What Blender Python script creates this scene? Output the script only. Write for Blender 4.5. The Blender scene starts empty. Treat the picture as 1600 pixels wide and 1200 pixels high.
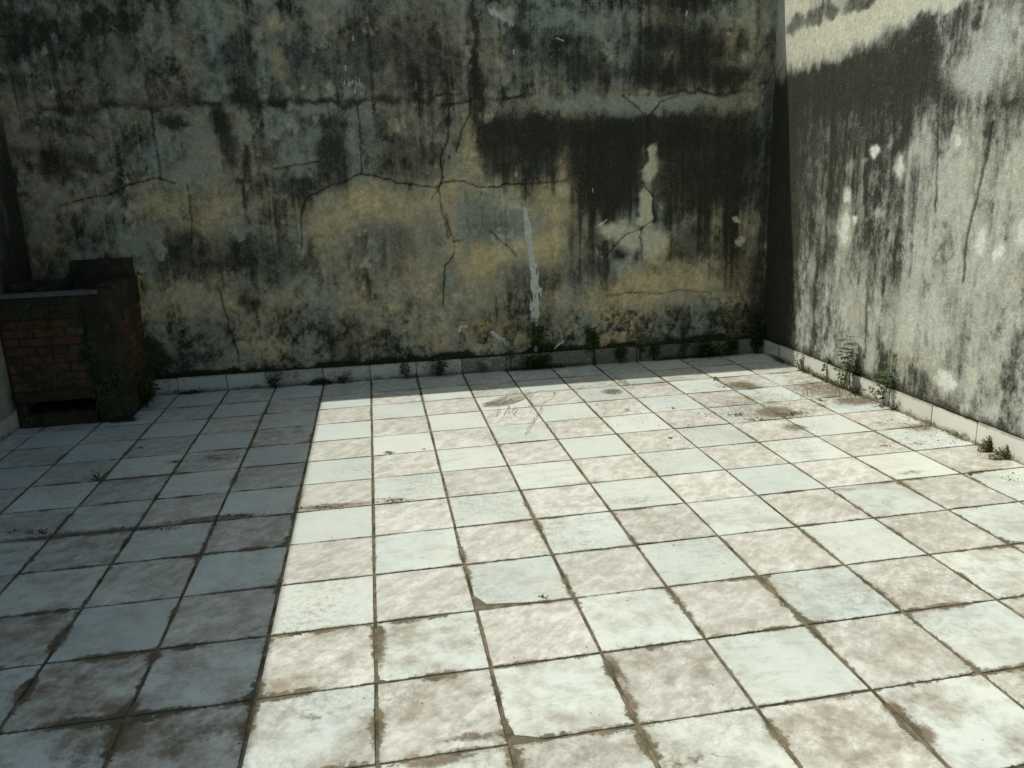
import bpy, math, random
import numpy as np
from mathutils import Matrix, Vector

# ------------------------------------------------------------------ camera, sky, sun
T = 0.40                                    # one floor tile, metres
FPX = 1248.88                               # focal length in photo pixels (photo 1600 x 1200)
CAM = np.array([0.26797, -17.12891, 4.14360]) * T
RC = np.array([[0.98437284, -0.17234893, -0.03613807],
               [-0.07735296, -0.23883787, -0.96797365],
               [0.15819808, 0.95564236, -0.24843721]])      # rows: right, down, forward

scene = bpy.context.scene
col = scene.collection
cam_d = bpy.data.cameras.new('camera')
cam_d.sensor_width = 36.0
cam_d.lens = FPX / 1600 * 36.0
cam_d.clip_start = 0.05
cam_d.clip_end = 2000
cam = bpy.data.objects.new('camera', cam_d)
col.objects.link(cam)
cam.matrix_world = Matrix(((RC[0][0], -RC[1][0], -RC[2][0], CAM[0]),
                           (RC[0][1], -RC[1][1], -RC[2][1], CAM[1]),
                           (RC[0][2], -RC[1][2], -RC[2][2], CAM[2]), (0, 0, 0, 1)))
scene.camera = cam

SUN = Vector((0.583, -0.178, -1.0)).normalized()            # direction the light travels
elev = math.asin(-SUN.z)
azim = math.atan2(-SUN.x, -SUN.y)                           # clockwise from +Y
world = bpy.data.worlds.new('World')
scene.world = world
world.use_nodes = True
wn = world.node_tree
wn.nodes.clear()
sky = wn.nodes.new('ShaderNodeTexSky')
sky.sky_type = 'NISHITA'
sky.sun_disc = False
sky.sun_elevation = elev
sky.sun_rotation = azim
sky.air_density = 1.0
sky.dust_density = 2.5
sky.ozone_density = 0.2
bg = wn.nodes.new('ShaderNodeBackground')
bg.inputs['Strength'].default_value = 0.115
wo = wn.nodes.new('ShaderNodeOutputWorld')
wb = wn.nodes.new('ShaderNodeMix')                          # the camera's greenish white balance
wb.data_type = 'RGBA'; wb.blend_type = 'MULTIPLY'; wb.inputs[0].default_value = 1.0
wb.inputs[7].default_value = (0.95, 1.05, 0.94, 1)
wn.links.new(sky.outputs[0], wb.inputs[6])
wn.links.new(wb.outputs[2], bg.inputs[0])
wn.links.new(bg.outputs[0], wo.inputs[0])

sun_d = bpy.data.lights.new('sun', 'SUN')
sun_d.energy = 3.7
sun_d.angle = math.radians(0.53)
sun_d.color = (1.0, 0.97, 0.865)
sun = bpy.data.objects.new('sun', sun_d)
col.objects.link(sun)
sun.rotation_euler = SUN.to_track_quat('-Z', 'Y').to_euler()
sun.location = (-3, 1, 8)

vs = scene.view_settings
vs.view_transform = 'Standard'
vs.look = 'None'
vs.exposure = 0.1
vs.gamma = 1.0
vs.use_curve_mapping = False

# ------------------------------------------------------------------ pixel -> place
def ray(px, py):
    return RC.T @ np.array([(px - 800) / FPX, (py - 600) / FPX, 1.0])
def on_floor(px, py, z=0.0):
    d = ray(px, py)
    return CAM + d * ((z - CAM[2]) / d[2])
WL, WR = -6.45 * T, 9.05 * T                # left and right wall faces
BS = -0.020                                 # the rear wall runs slightly askew to the tiles
BY = 0.12 * T
def rear_y(x):
    return BY + BS * x
def on_rear(px, py):                        # -> (x, z) on the rear wall
    d = ray(px, py)
    t = (BY + BS * CAM[0] - CAM[1]) / (d[1] - BS * d[0])
    q = CAM + d * t
    return q[0], q[2]
def on_right(px, py):                       # -> (s, z); s = distance from the rear, towards the camera
    d = ray(px, py)
    q = CAM + d * ((WR - CAM[0]) / d[0])
    return -q[1], q[2]

H = 9.4 * T                                 # wall height

# ------------------------------------------------------------------ numpy noise
def _h(ix, iy, seed):
    n = (ix * 374761393 + iy * 668265263 + seed * 974634777) & 0x7fffffff
    n = ((n ^ (n >> 13)) * 1274126177) & 0x7fffffff
    n = ((n ^ (n >> 15)) * 1103515245 + 12345) & 0x7fffffff
    return ((n ^ (n >> 11)) & 0xffff) / 65535.0
def vnoise(x, y, seed=0):
    xi = np.floor(x).astype(np.int64); yi = np.floor(y).astype(np.int64)
    fx = x - xi; fy = y - yi
    fx = fx * fx * (3 - 2 * fx); fy = fy * fy * (3 - 2 * fy)
    a = _h(xi, yi, seed); b = _h(xi + 1, yi, seed); c = _h(xi, yi + 1, seed); d = _h(xi + 1, yi + 1, seed)
    return (a + (b - a) * fx) * (1 - fy) + (c + (d - c) * fx) * fy
def fbm(x, y, octv=4, seed=0, gain=0.5):
    s = 0; a = 1.0; t = 0
    for k in range(octv):
        ca, sa = math.cos(0.6 * k), math.sin(0.6 * k)
        s = s + a * vnoise((x * ca - y * sa) + 17.3 * k, (x * sa + y * ca) - 9.1 * k, seed + 31 * k)
        t += a; a *= gain; x = x * 2.03; y = y * 2.03
    return s / t
def fbm_axis(x, y, octv=4, seed=0, gain=0.55):            # no rotation between octaves: keeps streaks upright
    s = 0; a = 1.0; t = 0
    for k in range(octv):
        s = s + a * vnoise(x + 17.3 * k, y - 9.1 * k, seed + 31 * k)
        t += a; a *= gain; x = x * 2.1; y = y * 1.8
    return s / t
def sst(a, b, x):
    t = np.clip((x - a) / (b - a), 0, 1)
    return t * t * (3 - 2 * t)

# ------------------------------------------------------------------ object helpers
def tag(o, label, cat, group=None, kind=None):
    if label: o['label'] = label
    if cat: o['category'] = cat
    if group: o['group'] = group
    if kind: o['kind'] = kind
    return o
def link(name, me, mat, parent=None, loc=None):
    o = bpy.data.objects.new(name, me)
    if mat is not None and me is not None and not me.materials:
        me.materials.append(mat)
    col.objects.link(o)
    if parent is not None: o.parent = parent
    if loc is not None: o.location = loc
    return o
def empty(name, loc=(0, 0, 0)):
    o = bpy.data.objects.new(name, None)
    o.empty_display_size = 0.1
    o.location = loc
    col.objects.link(o)
    return o
class MB:
    def __init__(s): s.v = []; s.f = []
    def add(s, vs_, fs):
        n = len(s.v); s.v += [tuple(p) for p in vs_]; s.f += [tuple(i + n for i in f) for f in fs]
    def box(s, a, b):
        x0, y0, z0 = a; x1, y1, z1 = b
        s.add([(x0, y0, z0), (x1, y0, z0), (x1, y1, z0), (x0, y1, z0), (x0, y0, z1), (x1, y0, z1), (x1, y1, z1), (x0, y1, z1)],
              [(0, 3, 2, 1), (4, 5, 6, 7), (0, 1, 5, 4), (1, 2, 6, 5), (2, 3, 7, 6), (3, 0, 4, 7)])
    def bbox(s, a, b, r=0.004, jit=0.0, rng=random):       # box with chamfered edges
        c = [(a[i] + b[i]) / 2 for i in range(3)]; h = [(b[i] - a[i]) / 2 for i in range(3)]
        vs_ = []; idx = {}
        for sx in (-1, 1):
            for sy in (-1, 1):
                for sz in (-1, 1):
                    j = [rng.uniform(-jit, jit) for _ in range(3)]
                    for ax in range(3):
                        p = [c[0] + sx * (h[0] - (r if ax != 0 else 0)) + j[0], c[1] + sy * (h[1] - (r if ax != 1 else 0)) + j[1],
                             c[2] + sz * (h[2] - (r if ax != 2 else 0)) + j[2]]
                        idx[(sx, sy, sz, ax)] = len(vs_); vs_.append(p)
        fs = []
        def quad(q):
            P = [np.array(vs_[i]) for i in q]
            n = np.cross(P[1] - P[0], P[2] - P[0])
            m = sum(P) / len(P) - np.array(c)
            fs.append(tuple(q) if n @ m > 0 else tuple(reversed(q)))
        for ax in range(3):
            o1, o2 = [k for k in range(3) if k != ax]
            for sg in (-1, 1):
                q = []
                for u, w in ((-1, -1), (1, -1), (1, 1), (-1, 1)):
                    k = [0, 0, 0]; k[ax] = sg; k[o1] = u; k[o2] = w
                    q.append(idx[(k[0], k[1], k[2], ax)])
                quad(q)
            for u in (-1, 1):
                for w in (-1, 1):
                    ka = [0, 0, 0]; kb = [0, 0, 0]
                    ka[ax] = -1; kb[ax] = 1; ka[o1] = kb[o1] = u; ka[o2] = kb[o2] = w
                    quad([idx[(*ka, o1)], idx[(*kb, o1)], idx[(*kb, o2)], idx[(*ka, o2)]])
        for sx in (-1, 1):
            for sy in (-1, 1):
                for sz in (-1, 1):
                    quad([idx[(sx, sy, sz, k)] for k in range(3)])
        s.add(vs_, fs)
    def tube(s, pts, r0, r1, n=5):
        pts = [Vector(p) for p in pts]
        rings = []
        for i, p in enumerate(pts):
            d = (pts[min(i + 1, len(pts) - 1)] - pts[max(i - 1, 0)])
            d = d.normalized() if d.length > 1e-9 else Vector((0, 0, 1))
            a = d.orthogonal().normalized(); b = d.cross(a)
            r = r0 + (r1 - r0) * i / max(1, len(pts) - 1)
            rings.append([p + a * (r * math.cos(2 * math.pi * k / n)) + b * (r * math.sin(2 * math.pi * k / n)) for k in range(n)])
        vs_ = [q for R_ in rings for q in R_]
        fs = [(i * n + k, i * n + (k + 1) % n, (i + 1) * n + (k + 1) % n, (i + 1) * n + k) for i in range(len(pts) - 1) for k in range(n)]
        fs += [tuple(reversed(range(n))), tuple((len(pts) - 1) * n + k for k in range(n))]
        s.add(vs_, fs)
    def leaf(s, p, d, nrm, L, W, curl=0.15):
        p = Vector(p); d = Vector(d).normalized(); nrm = Vector(nrm)
        nrm = (nrm - d * nrm.dot(d))
        nrm = nrm.normalized() if nrm.length > 1e-6 else d.orthogonal().normalized()
        b = d.cross(nrm)
        m1 = p + d * L * 0.35 - nrm * L * 0.02
        m2 = p + d * L * 0.7 - nrm * L * curl * 0.4
        tip = p + d * L - nrm * L * curl
        up = nrm * W * 0.18
        s.add([p, m1 + b * W * 0.5 + up, m1, m1 - b * W * 0.5 + up, m2 + b * W * 0.38 + up, m2, m2 - b * W * 0.38 + up, tip],
              [(0, 2, 1), (0, 3, 2), (1, 2, 5, 4), (2, 3, 6, 5), (4, 5, 7), (5, 6, 7)])
    def mesh(s, name, smooth=False):
        me = bpy.data.meshes.new(name)
        me.from_pydata(s.v, [], s.f)
        if smooth: me.shade_smooth()
        me.update()
        return me
    def build(s, name, mat, parent=None, smooth=False, loc=None):
        return link(name, s.mesh(name, smooth), mat, parent, loc)

# ------------------------------------------------------------------ node helpers
class NT:
    def __init__(s, name):
        s.m = bpy.data.materials.new(name); s.m.use_nodes = True
        s.t = s.m.node_tree; s.t.nodes.clear()
        s.out = s.t.nodes.new('ShaderNodeOutputMaterial')
        s.b = s.t.nodes.new('ShaderNodeBsdfPrincipled')
        s.t.links.new(s.b.outputs[0], s.out.inputs[0])
        s.b.inputs['Roughness'].default_value = 0.9
        s.b.inputs['Specular IOR Level'].default_value = 0.25
    def nd(s, t, **k):
        n = s.t.nodes.new(t)
        for a, b in k.items(): setattr(n, a, b)
        return n
    def put(s, sock, v):
        if isinstance(v, bpy.types.NodeSocket): s.t.links.new(v, sock)
        elif v is not None:
            if isinstance(v, (tuple, list)) and sock.type == 'RGBA' and len(v) == 3: v = (*v, 1)
            sock.default_value = v
    def math(s, op, a, b=None, c=None, clamp=False):
        n = s.nd('ShaderNodeMath', operation=op, use_clamp=clamp)
        s.put(n.inputs[0], a); s.put(n.inputs[1], b)
        if c is not None: s.put(n.inputs[2], c)
        return n.outputs[0]
    def vm(s, op, a, b=None):
        n = s.nd('ShaderNodeVectorMath', operation=op)
        s.put(n.inputs[0], a)
        if b is not None: s.put(n.inputs[1], b)
        return n.outputs['Value'] if op in ('LENGTH', 'DOT_PRODUCT', 'DISTANCE') else n.outputs[0]
    def mix(s, f, a, b):
        n = s.nd('ShaderNodeMix', data_type='RGBA')
        s.put(n.inputs[0], f); s.put(n.inputs[6], a); s.put(n.inputs[7], b)
        return n.outputs[2]
    def mixf(s, f, a, b):
        n = s.nd('ShaderNodeMix', data_type='FLOAT')
        s.put(n.inputs[0], f); s.put(n.inputs[2], a); s.put(n.inputs[3], b)
        return n.outputs[0]
    def mul(s, f, a, b):
        n = s.nd('ShaderNodeMix', data_type='RGBA', blend_type='MULTIPLY')
        s.put(n.inputs[0], f); s.put(n.inputs[6], a); s.put(n.inputs[7], b)
        return n.outputs[2]
    def rng(s, v, a, b, c=0.0, d=1.0, smooth=True):
        n = s.nd('ShaderNodeMapRange')
        n.interpolation_type = 'SMOOTHSTEP' if smooth else 'LINEAR'
        s.put(n.inputs[0], v); s.put(n.inputs[1], a); s.put(n.inputs[2], b); s.put(n.inputs[3], c); s.put(n.inputs[4], d)
        return n.outputs[0]
    def noise(s, vec, scale, detail=4, rough=0.55, dist=0.0, out=0):
        n = s.nd('ShaderNodeTexNoise')
        s.put(n.inputs['Vector'], vec); n.inputs['Scale'].default_value = scale
        n.inputs['Detail'].default_value = detail; n.inputs['Roughness'].default_value = rough; n.inputs['Distortion'].default_value = dist
        return n.outputs[out]
    def attr(s, name, kind='GEOMETRY'):
        n = s.nd('ShaderNodeAttribute', attribute_name=name, attribute_type=kind)
        return n.outputs['Fac']
    def pos(s): return s.nd('ShaderNodeNewGeometry').outputs['Position']
    def obj(s): return s.nd('ShaderNodeTexCoord').outputs['Object']
    def rand(s): return s.nd('ShaderNodeObjectInfo').outputs['Random']
    def sep(s, v):
        n = s.nd('ShaderNodeSeparateXYZ'); s.put(n.inputs[0], v); return n.outputs
    def comb(s, x, y, z):
        n = s.nd('ShaderNodeCombineXYZ'); s.put(n.inputs[0], x); s.put(n.inputs[1], y); s.put(n.inputs[2], z); return n.outputs[0]
    def bump(s, h, strength=0.3, dist=0.003):
        n = s.nd('ShaderNodeBump'); s.put(n.inputs['Height'], h)
        n.inputs['Strength'].default_value = strength; n.inputs['Distance'].default_value = dist
        s.t.links.new(n.outputs[0], s.b.inputs['Normal'])
    def base(s, v): s.put(s.b.inputs['Base Color'], v)
    def rough(s, v): s.put(s.b.inputs['Roughness'], v)

# ---- stained plaster: the masks come as mesh attributes, grain and ragged edges from noise
def plaster_material(name, grey, ochre, cream, teal):
    n = NT(name)
    p = n.pos()
    fine = n.noise(p, 80, 4, 0.75)
    mid = n.noise(p, 14, 7, 0.72)
    ps = n.vm('MULTIPLY', p, (34, 34, 2.4))
    streak = n.noise(ps, 1.0, 4, 0.6)
    c = n.mix(n.rng(mid, 0.3, 0.7), tuple(x * 0.72 for x in grey), tuple(x * 1.22 for x in grey))
    def edge(a, k=0.5, lo=0.25, hi=0.75):
        v = n.math('ADD', a, n.math('MULTIPLY', n.math('SUBTRACT', mid, 0.5), k))
        v = n.math('ADD', v, n.math('MULTIPLY', n.math('SUBTRACT', fine, 0.5), k * 0.7))
        return n.rng(v, lo, hi)
    c = n.mix(n.math('MULTIPLY', edge(n.attr('teal'), 0.5, 0.1, 0.9), 0.85), c, teal)
    oc = n.mix(n.rng(mid, 0.35, 0.65), tuple(x * 0.8 for x in ochre), tuple(x * 1.12 for x in ochre))
    c = n.mix(n.math('MULTIPLY', edge(n.attr('ochre'), 0.7, 0.05, 1.0), 0.95), c, oc)
    c = n.mix(edge(n.attr('cream'), 1.3, 0.25, 0.95), c, cream)
    # speckled grime; also carries the cast shade painted in the side wall's corner
    g = n.attr('grime')
    gv = n.math('ADD', g, n.math('MULTIPLY', n.math('SUBTRACT', mid, 0.5), 0.85))
    gv = n.math('ADD', gv, n.math('MULTIPLY', n.math('SUBTRACT', fine, 0.5), 0.80))
    gv = n.math('ADD', gv, n.math('MULTIPLY', n.math('SUBTRACT', streak, 0.5), 0.26))
    gm = n.rng(gv, 0.06, 1.02)
    dark = n.mix(n.rng(mid, 0.35, 0.65), (0.022, 0.025, 0.019), (0.042, 0.043, 0.031))
    c = n.mix(gm, c, dark)
    c = n.mix(n.math('MULTIPLY', edge(n.attr('moss'), 0.9, 0.3, 0.7), 0.9), c, (0.020, 0.026, 0.012))
    c = n.mix(edge(n.attr('white'), 0.9, 0.35, 0.65), c, (0.60, 0.62, 0.57))
    c = n.mix(n.math('MULTIPLY', n.attr('crack'), 0.93), c, (0.012, 0.011, 0.009))
    c = n.mul(1.0, c, n.mix(n.rng(n.noise(p, 30, 8, 0.85), 0.30, 0.70), (0.72, 0.72, 0.70), (1.2, 1.2, 1.18)))
    # pits
    pit = n.noise(p, 150, 2, 0.5)
    c = n.mul(n.rng(pit, 0.66, 0.74, 0, 0.75), c, (0.22, 0.2, 0.17))
    n.base(c)
    n.rough(0.93)
    n.b.inputs['Specular IOR Level'].default_value = 0.15
    n.bump(n.noise(p, 75, 4, 0.7), 0.8, 0.007)
    return n.m
M = {}
M['rear'] = plaster_material('rear_plaster', (0.385, 0.36, 0.265), (0.70, 0.565, 0.315), (0.68, 0.64, 0.46), (0.335, 0.385, 0.335))
M['side'] = plaster_material('side_plaster', (0.40, 0.405, 0.35), (0.46, 0.41, 0.27), (0.54, 0.53, 0.43), (0.44, 0.465, 0.425))

# ---- floor tiles: dirt gathers in from the edges, plus stains lying across the tiles
STAINS = []        # (px, py, half width px, half height px, strength)
for s_ in [(1160, 602, 34, 10, 1.1), (1212, 644, 52, 14, 1.2), (1243, 668, 32, 9, 1.0), (1290, 608, 75, 24, .85), (956, 612, 24, 7, 1.1),
           (775, 632, 40, 6, .8), (990, 782, 52, 13, .45), (915, 755, 60, 4, .6), (1425, 738, 45, 5, .6), (1340, 626, 56, 11, 1.1), (1440, 668, 50, 10, .85),
           (1560, 712, 48, 10, .6), (1130, 600, 40, 6, .5), (975, 598, 14, 16, .8), (594, 1010, 14, 40, 1.0), (612, 993, 26, 8, .45), (490, 1118, 40, 7, .6), (690, 1185, 110, 14, 1.0),
           (740, 1150, 90, 12, .9), (985, 1095, 14, 34, .9), (915, 1140, 55, 6, .7), (962, 1045, 14, 36, 1.0), (1440, 1145, 30, 34, .95), (1400, 1110, 18, 24, .8),
           (1085, 1190, 90, 12, .6), (1350, 1165, 36, 28, .55), (150, 1175, 110, 30, .6), (300, 1150, 90, 28, .6), (90, 960, 60, 22, .55), (360, 1100, 40, 12, .7),
           (130, 834, 200, 7, 1.0), (330, 811, 120, 6, 1.0), (520, 791, 90, 6, .95), (620, 783, 34, 7, .8), (340, 715, 40, 8, .6), (275, 722, 20, 5, .6), (20, 860, 40, 10, .5),
           (1320, 765, 60, 5, .5), (735, 770, 60, 3, .45), (1180, 640, 120, 38, .62), (1020, 600, 150, 16, .5), (1400, 690, 150, 34, .32), (700, 600, 200, 10, .3), (1250, 590, 50, 12, .5)]:
    STAINS.append(s_)
STAIN_W = []
for (x, y, rx, ry, a) in STAINS:
    c = on_floor(x, y)
    STAIN_W.append((c[0], c[1], abs(on_floor(x + rx, y)[0] - c[0]), abs(on_floor(x, y - ry)[1] - c[1]), a))
def stain_nodes(n, p):
    """each tile carries the two stains that reach it most as object properties"""
    warp = n.noise(p, 9, 3, 0.65, out=1)
    pw = n.vm('ADD', p, n.vm('MULTIPLY', n.vm('SUBTRACT', warp, (0.5, 0.5, 0.5)), (0.07, 0.07, 0)))
    acc = None
    for k in ('a', 'b'):
        c = n.nd('ShaderNodeAttribute', attribute_name='stain_pos_' + k, attribute_type='OBJECT').outputs['Vector']
        q = n.nd('ShaderNodeAttribute', attribute_name='stain_size_' + k, attribute_type='OBJECT').outputs['Vector']
        d = n.vm('LENGTH', n.vm('MULTIPLY', n.vm('SUBTRACT', pw, c), n.vm('MULTIPLY', q, (1, 1, 0))))
        m = n.math('MULTIPLY', n.rng(d, 0.15, 1.25, 1.0, 0.0), n.sep(q)[2])
        acc = m if acc is None else n.math('MAXIMUM', acc, m)
    return acc
def give_stains(o, x0, x1, y0, y1):
    best = []
    for (x, y, rx, ry, a) in STAIN_W:
        dx = max(x0 - x, 0, x - x1) / rx; dy = max(y0 - y, 0, y - y1) / ry
        best.append((a * (1.3 - math.hypot(dx, dy)), x, y, rx, ry, a))
    best.sort(reverse=True)
    for k, b in zip(('a', 'b'), best):
        on = b[0] > 0
        o['stain_pos_' + k] = [float(b[1]), float(b[2]), 0.0]
        o['stain_size_' + k] = [1 / b[3], 1 / b[4], b[5] if on else 0.0]
def n1s(n, p): return n.noise(p, 4.3, 2, 0.5)
def tile_material(name, marbled):
    n = NT(name)
    p = n.pos(); o = n.obj(); r = n.rand()
    off = n.vm('ADD', o, n.comb(n.math('MULTIPLY', r, 37.0), n.math('MULTIPLY', r, 91.0), r))
    if marbled:
        q = n.vm('ADD', p, n.comb(n.math('MULTIPLY', r, 13.0), n.math('MULTIPLY', r, 29.0), 0.0))
        rot = n.nd('ShaderNodeVectorRotate', rotation_type='Z_AXIS'); n.put(rot.inputs['Vector'], q); rot.inputs['Angle'].default_value = -0.75
        sq = n.vm('MULTIPLY', rot.outputs[0], (1.0, 1.7, 1.0))
        v1 = n.noise(sq, 10, 8, 0.72, 0.25)
        v2 = n.noise(sq, 30, 5, 0.7, 0.2)
        c = n.mix(n.rng(v1, 0.36, 0.62), (0.69, 0.69, 0.64), (0.475, 0.465, 0.415))
        c = n.mix(n.rng(v2, 0.52, 0.72, 0, 0.5), c, (0.335, 0.315, 0.265))
        c = n.mix(n.rng(n.noise(sq, 3.1, 4, 0.6), 0.52, 0.68, 0, 0.55), c, (0.70, 0.685, 0.645))
    else:
        c = n.mix(r, (0.625, 0.66, 0.615), (0.56, 0.62, 0.60))
        c = n.mix(n.rng(n.noise(p, 2.2, 3, 0.5), 0.35, 0.65, 0, 0.5), c, (0.66, 0.675, 0.605))
        c = n.mix(n.rng(n.noise(p, 26, 6, 0.7), 0.55, 0.8, 0, 0.30), c, (0.55, 0.54, 0.49))
    r2 = n.math('FRACT', n.math('MULTIPLY', r, 53.7)); r3 = n.math('FRACT', n.math('MULTIPLY', r, 211.3))
    c = n.mul(1.0, c, n.mix(r2, (0.90, 0.90, 0.89), (1.04, 1.035, 1.02)))
    wear = n.math('MULTIPLY', n.rng(n.noise(n.vm('MULTIPLY', off, (1.0, 2.2, 1.0)), 8, 6, 0.75), 0.50, 0.68), n.rng(r3, 0.25, 0.95, 0.0, 0.55))
    c = n.mix(wear, c, (0.36, 0.335, 0.275))
    scr = n.noise(n.vm('MULTIPLY', off, (9.0, 160.0, 1.0)), 1.0, 3, 0.6)
    c = n.mix(n.math('MULTIPLY', n.rng(scr, 0.68, 0.74), n.rng(n1s(n, p), 0.5, 0.62, 0.0, 0.45)), c, (0.30, 0.28, 0.23))
    # distance to the tile's own edge
    s = n.sep(o)
    ex = n.math('SUBTRACT', 0.198, n.math('ABSOLUTE', s[0])); ey = n.math('SUBTRACT', 0.198, n.math('ABSOLUTE', s[1]))
    e = n.math('MINIMUM', ex, ey)
    n1 = n.noise(p, 11, 6, 0.7); n2 = n.noise(p, 60, 5, 0.72); n3 = n.noise(p, 3.3, 3, 0.6)
    dirt = n.attr('dirt', 'OBJECT')
    # ragged dark film creeping in from the joints
    reach = n.math('MULTIPLY', n.math('MULTIPLY', dirt, 0.013), n.rng(n3, 0.42, 0.68, 0.0, 2.2))
    n2b = n.noise(p, 34, 8, 0.80)
    nz = n.math('SUBTRACT', n.math('ADD', n.math('MULTIPLY', n1, 0.40), n.math('MULTIPLY', n2b, 0.85)), 0.595)
    ee = n.math('ADD', e, n.math('MULTIPLY', nz, n.math('ADD', 0.012, n.math('MULTIPLY', dirt, 0.11))))
    film = n.rng(n.math('SUBTRACT', ee, reach), -0.004, 0.012, 1.0, 0.0)
    film = n.math('MULTIPLY', film, n.rng(n.math('SUBTRACT', e, n.math('MULTIPLY', reach, 2.0)), 0.0, 0.045, 1.0, 0.0))
    # broad cloudy soiling
    cloud = n.math('MULTIPLY', n.rng(n.math('ADD', n.math('MULTIPLY', n1, 0.6), n.math('MULTIPLY', n3, 0.5)), 0.44, 0.74), n.math('MULTIPLY', dirt, 0.85))
    st = stain_nodes(n, p)
    n4 = n.noise(p, 38, 8, 0.82)
    sv = n.math('ADD', n.math('MULTIPLY', st, 1.15), n.math('MULTIPLY', n.math('SUBTRACT', n.math('ADD', n.math('MULTIPLY', n4, 0.8), n.math('MULTIPLY', n1, 0.35)), 0.575), 3.2))
    stm = n.math('MULTIPLY', n.rng(sv, 0.20, 1.15), n.rng(st, 0.0, 0.3))
    specks = n.math('MULTIPLY', n.rng(n.noise(p, 80, 3, 0.6), 0.66, 0.73), n.rng(n.noise(p, 5, 2, 0.5), 0.42, 0.58, 0.1, 1.0))
    brown = n.mix(n.rng(n1, 0.4, 0.6), (0.075, 0.062, 0.038), (0.165, 0.125, 0.078))
    grey = n.mix(n.rng(n3, 0.4, 0.6), (0.17, 0.165, 0.125), (0.235, 0.195, 0.145))
    c = n.mix(cloud, c, grey)
    traffic = n.math('MULTIPLY', n.rng(n.noise(p, 1.5, 5, 0.65), 0.46, 0.66), n.rng(n4, 0.44, 0.62))
    c = n.mix(n.math('MULTIPLY', traffic, 0.5), c, (0.16, 0.14, 0.10))
    c = n.mix(n.math('MULTIPLY', stm, 0.88), c, brown)
    c = n.mix(n.math('MULTIPLY', film, 0.9), c, n.mix(n.rng(n1, 0.42, 0.6), (0.075, 0.07, 0.04), (0.17, 0.135, 0.085)))
    c = n.mix(n.math('MULTIPLY', specks, 0.8), c, (0.08, 0.07, 0.05))
    n.base(c)
    mx = n.math('MAXIMUM', film, n.math('MAXIMUM', stm, cloud))
    n.rough(n.mixf(mx, n.rng(n1, 0.3, 0.7, 0.30, 0.50), 0.9))
    n.put(n.b.inputs['Specular IOR Level'], n.mixf(mx, 0.42, 0.1))
    n.bump(n.noise(p, 14, 3, 0.6), 0.25, 0.0014)
    return n.m
M['tile_plain'] = tile_material('plain_glazed_tile', False)
M['tile_marble'] = tile_material('marbled_glazed_tile', True)

def simple(name, a, b, scale=20, rough=0.9, bump=0.4, bd=0.004, spec=0.2, c3=None):
    n = NT(name)
    p = n.pos()
    v = n.noise(p, scale, 6, 0.65)
    c = n.mix(n.rng(v, 0.32, 0.68), a, b)
    if c3: c = n.mix(n.rng(n.noise(p, scale * 0.35, 5, 0.65), 0.48, 0.62), c, c3)
    n.base(c); n.rough(rough); n.b.inputs['Specular IOR Level'].default_value = spec
    n.bump(n.noise(p, scale * 4, 5, 0.7), bump, bd)
    return n.m
M['grout'] = simple('joint_mortar', (0.085, 0.072, 0.048), (0.19, 0.16, 0.11), 14, 0.95, 0.6, 0.004, 0.1, (0.055, 0.052, 0.026))
M['ground'] = simple('bare_ground', (0.16, 0.13, 0.10), (0.24, 0.20, 0.15), 1.2)
M['concrete'] = simple('wall_core', (0.22, 0.21, 0.18), (0.34, 0.33, 0.29), 5)
M['soil'] = simple('black_soil', (0.018, 0.016, 0.011), (0.045, 0.038, 0.024), 40, 1.0, 0.9, 0.008, 0.05, (0.022, 0.028, 0.010))
M['mortar'] = simple('brick_mortar', (0.035, 0.032, 0.022), (0.07, 0.06, 0.042), 22, 0.95, 0.7, 0.006, 0.1, (0.03, 0.035, 0.018))
M['rim'] = simple('tub_render', (0.030, 0.027, 0.019), (0.065, 0.055, 0.038), 9, 0.95, 0.7, 0.006, 0.1, (0.028, 0.030, 0.017))
M['pale_rim'] = simple('pale_cement', (0.085, 0.085, 0.072), (0.15, 0.15, 0.13), 12, 0.85, 0.4, 0.003, 0.2)
M['water'] = simple('stagnant_fill', (0.012, 0.018, 0.010), (0.03, 0.045, 0.018), 9, 0.5, 0.3, 0.004, 0.3)

def brick_mat():
    n = NT('weathered_brick')
    p = n.pos(); r = n.rand()
    c = n.mix(r, (0.17, 0.072, 0.040), (0.115, 0.056, 0.034))
    c = n.mix(n.rng(n.math('FRACT', n.math('MULTIPLY', r, 7.31)), 0.78, 0.84), c, (0.12, 0.10, 0.065))
    c = n.mix(n.rng(n.noise(p, 20, 6, 0.75), 0.36, 0.62, 0, 0.85), c, (0.062, 0.048, 0.032))
    c = n.mix(n.rng(n.noise(p, 5, 4, 0.6), 0.44, 0.62, 0, 0.9), c, (0.036, 0.036, 0.020))
    n.base(c); n.rough(0.95); n.b.inputs['Specular IOR Level'].default_value = 0.1
    n.bump(n.noise(p, 90, 4, 0.7), 0.6, 0.004)
    return n.m
M['brick'] = brick_mat()

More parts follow.
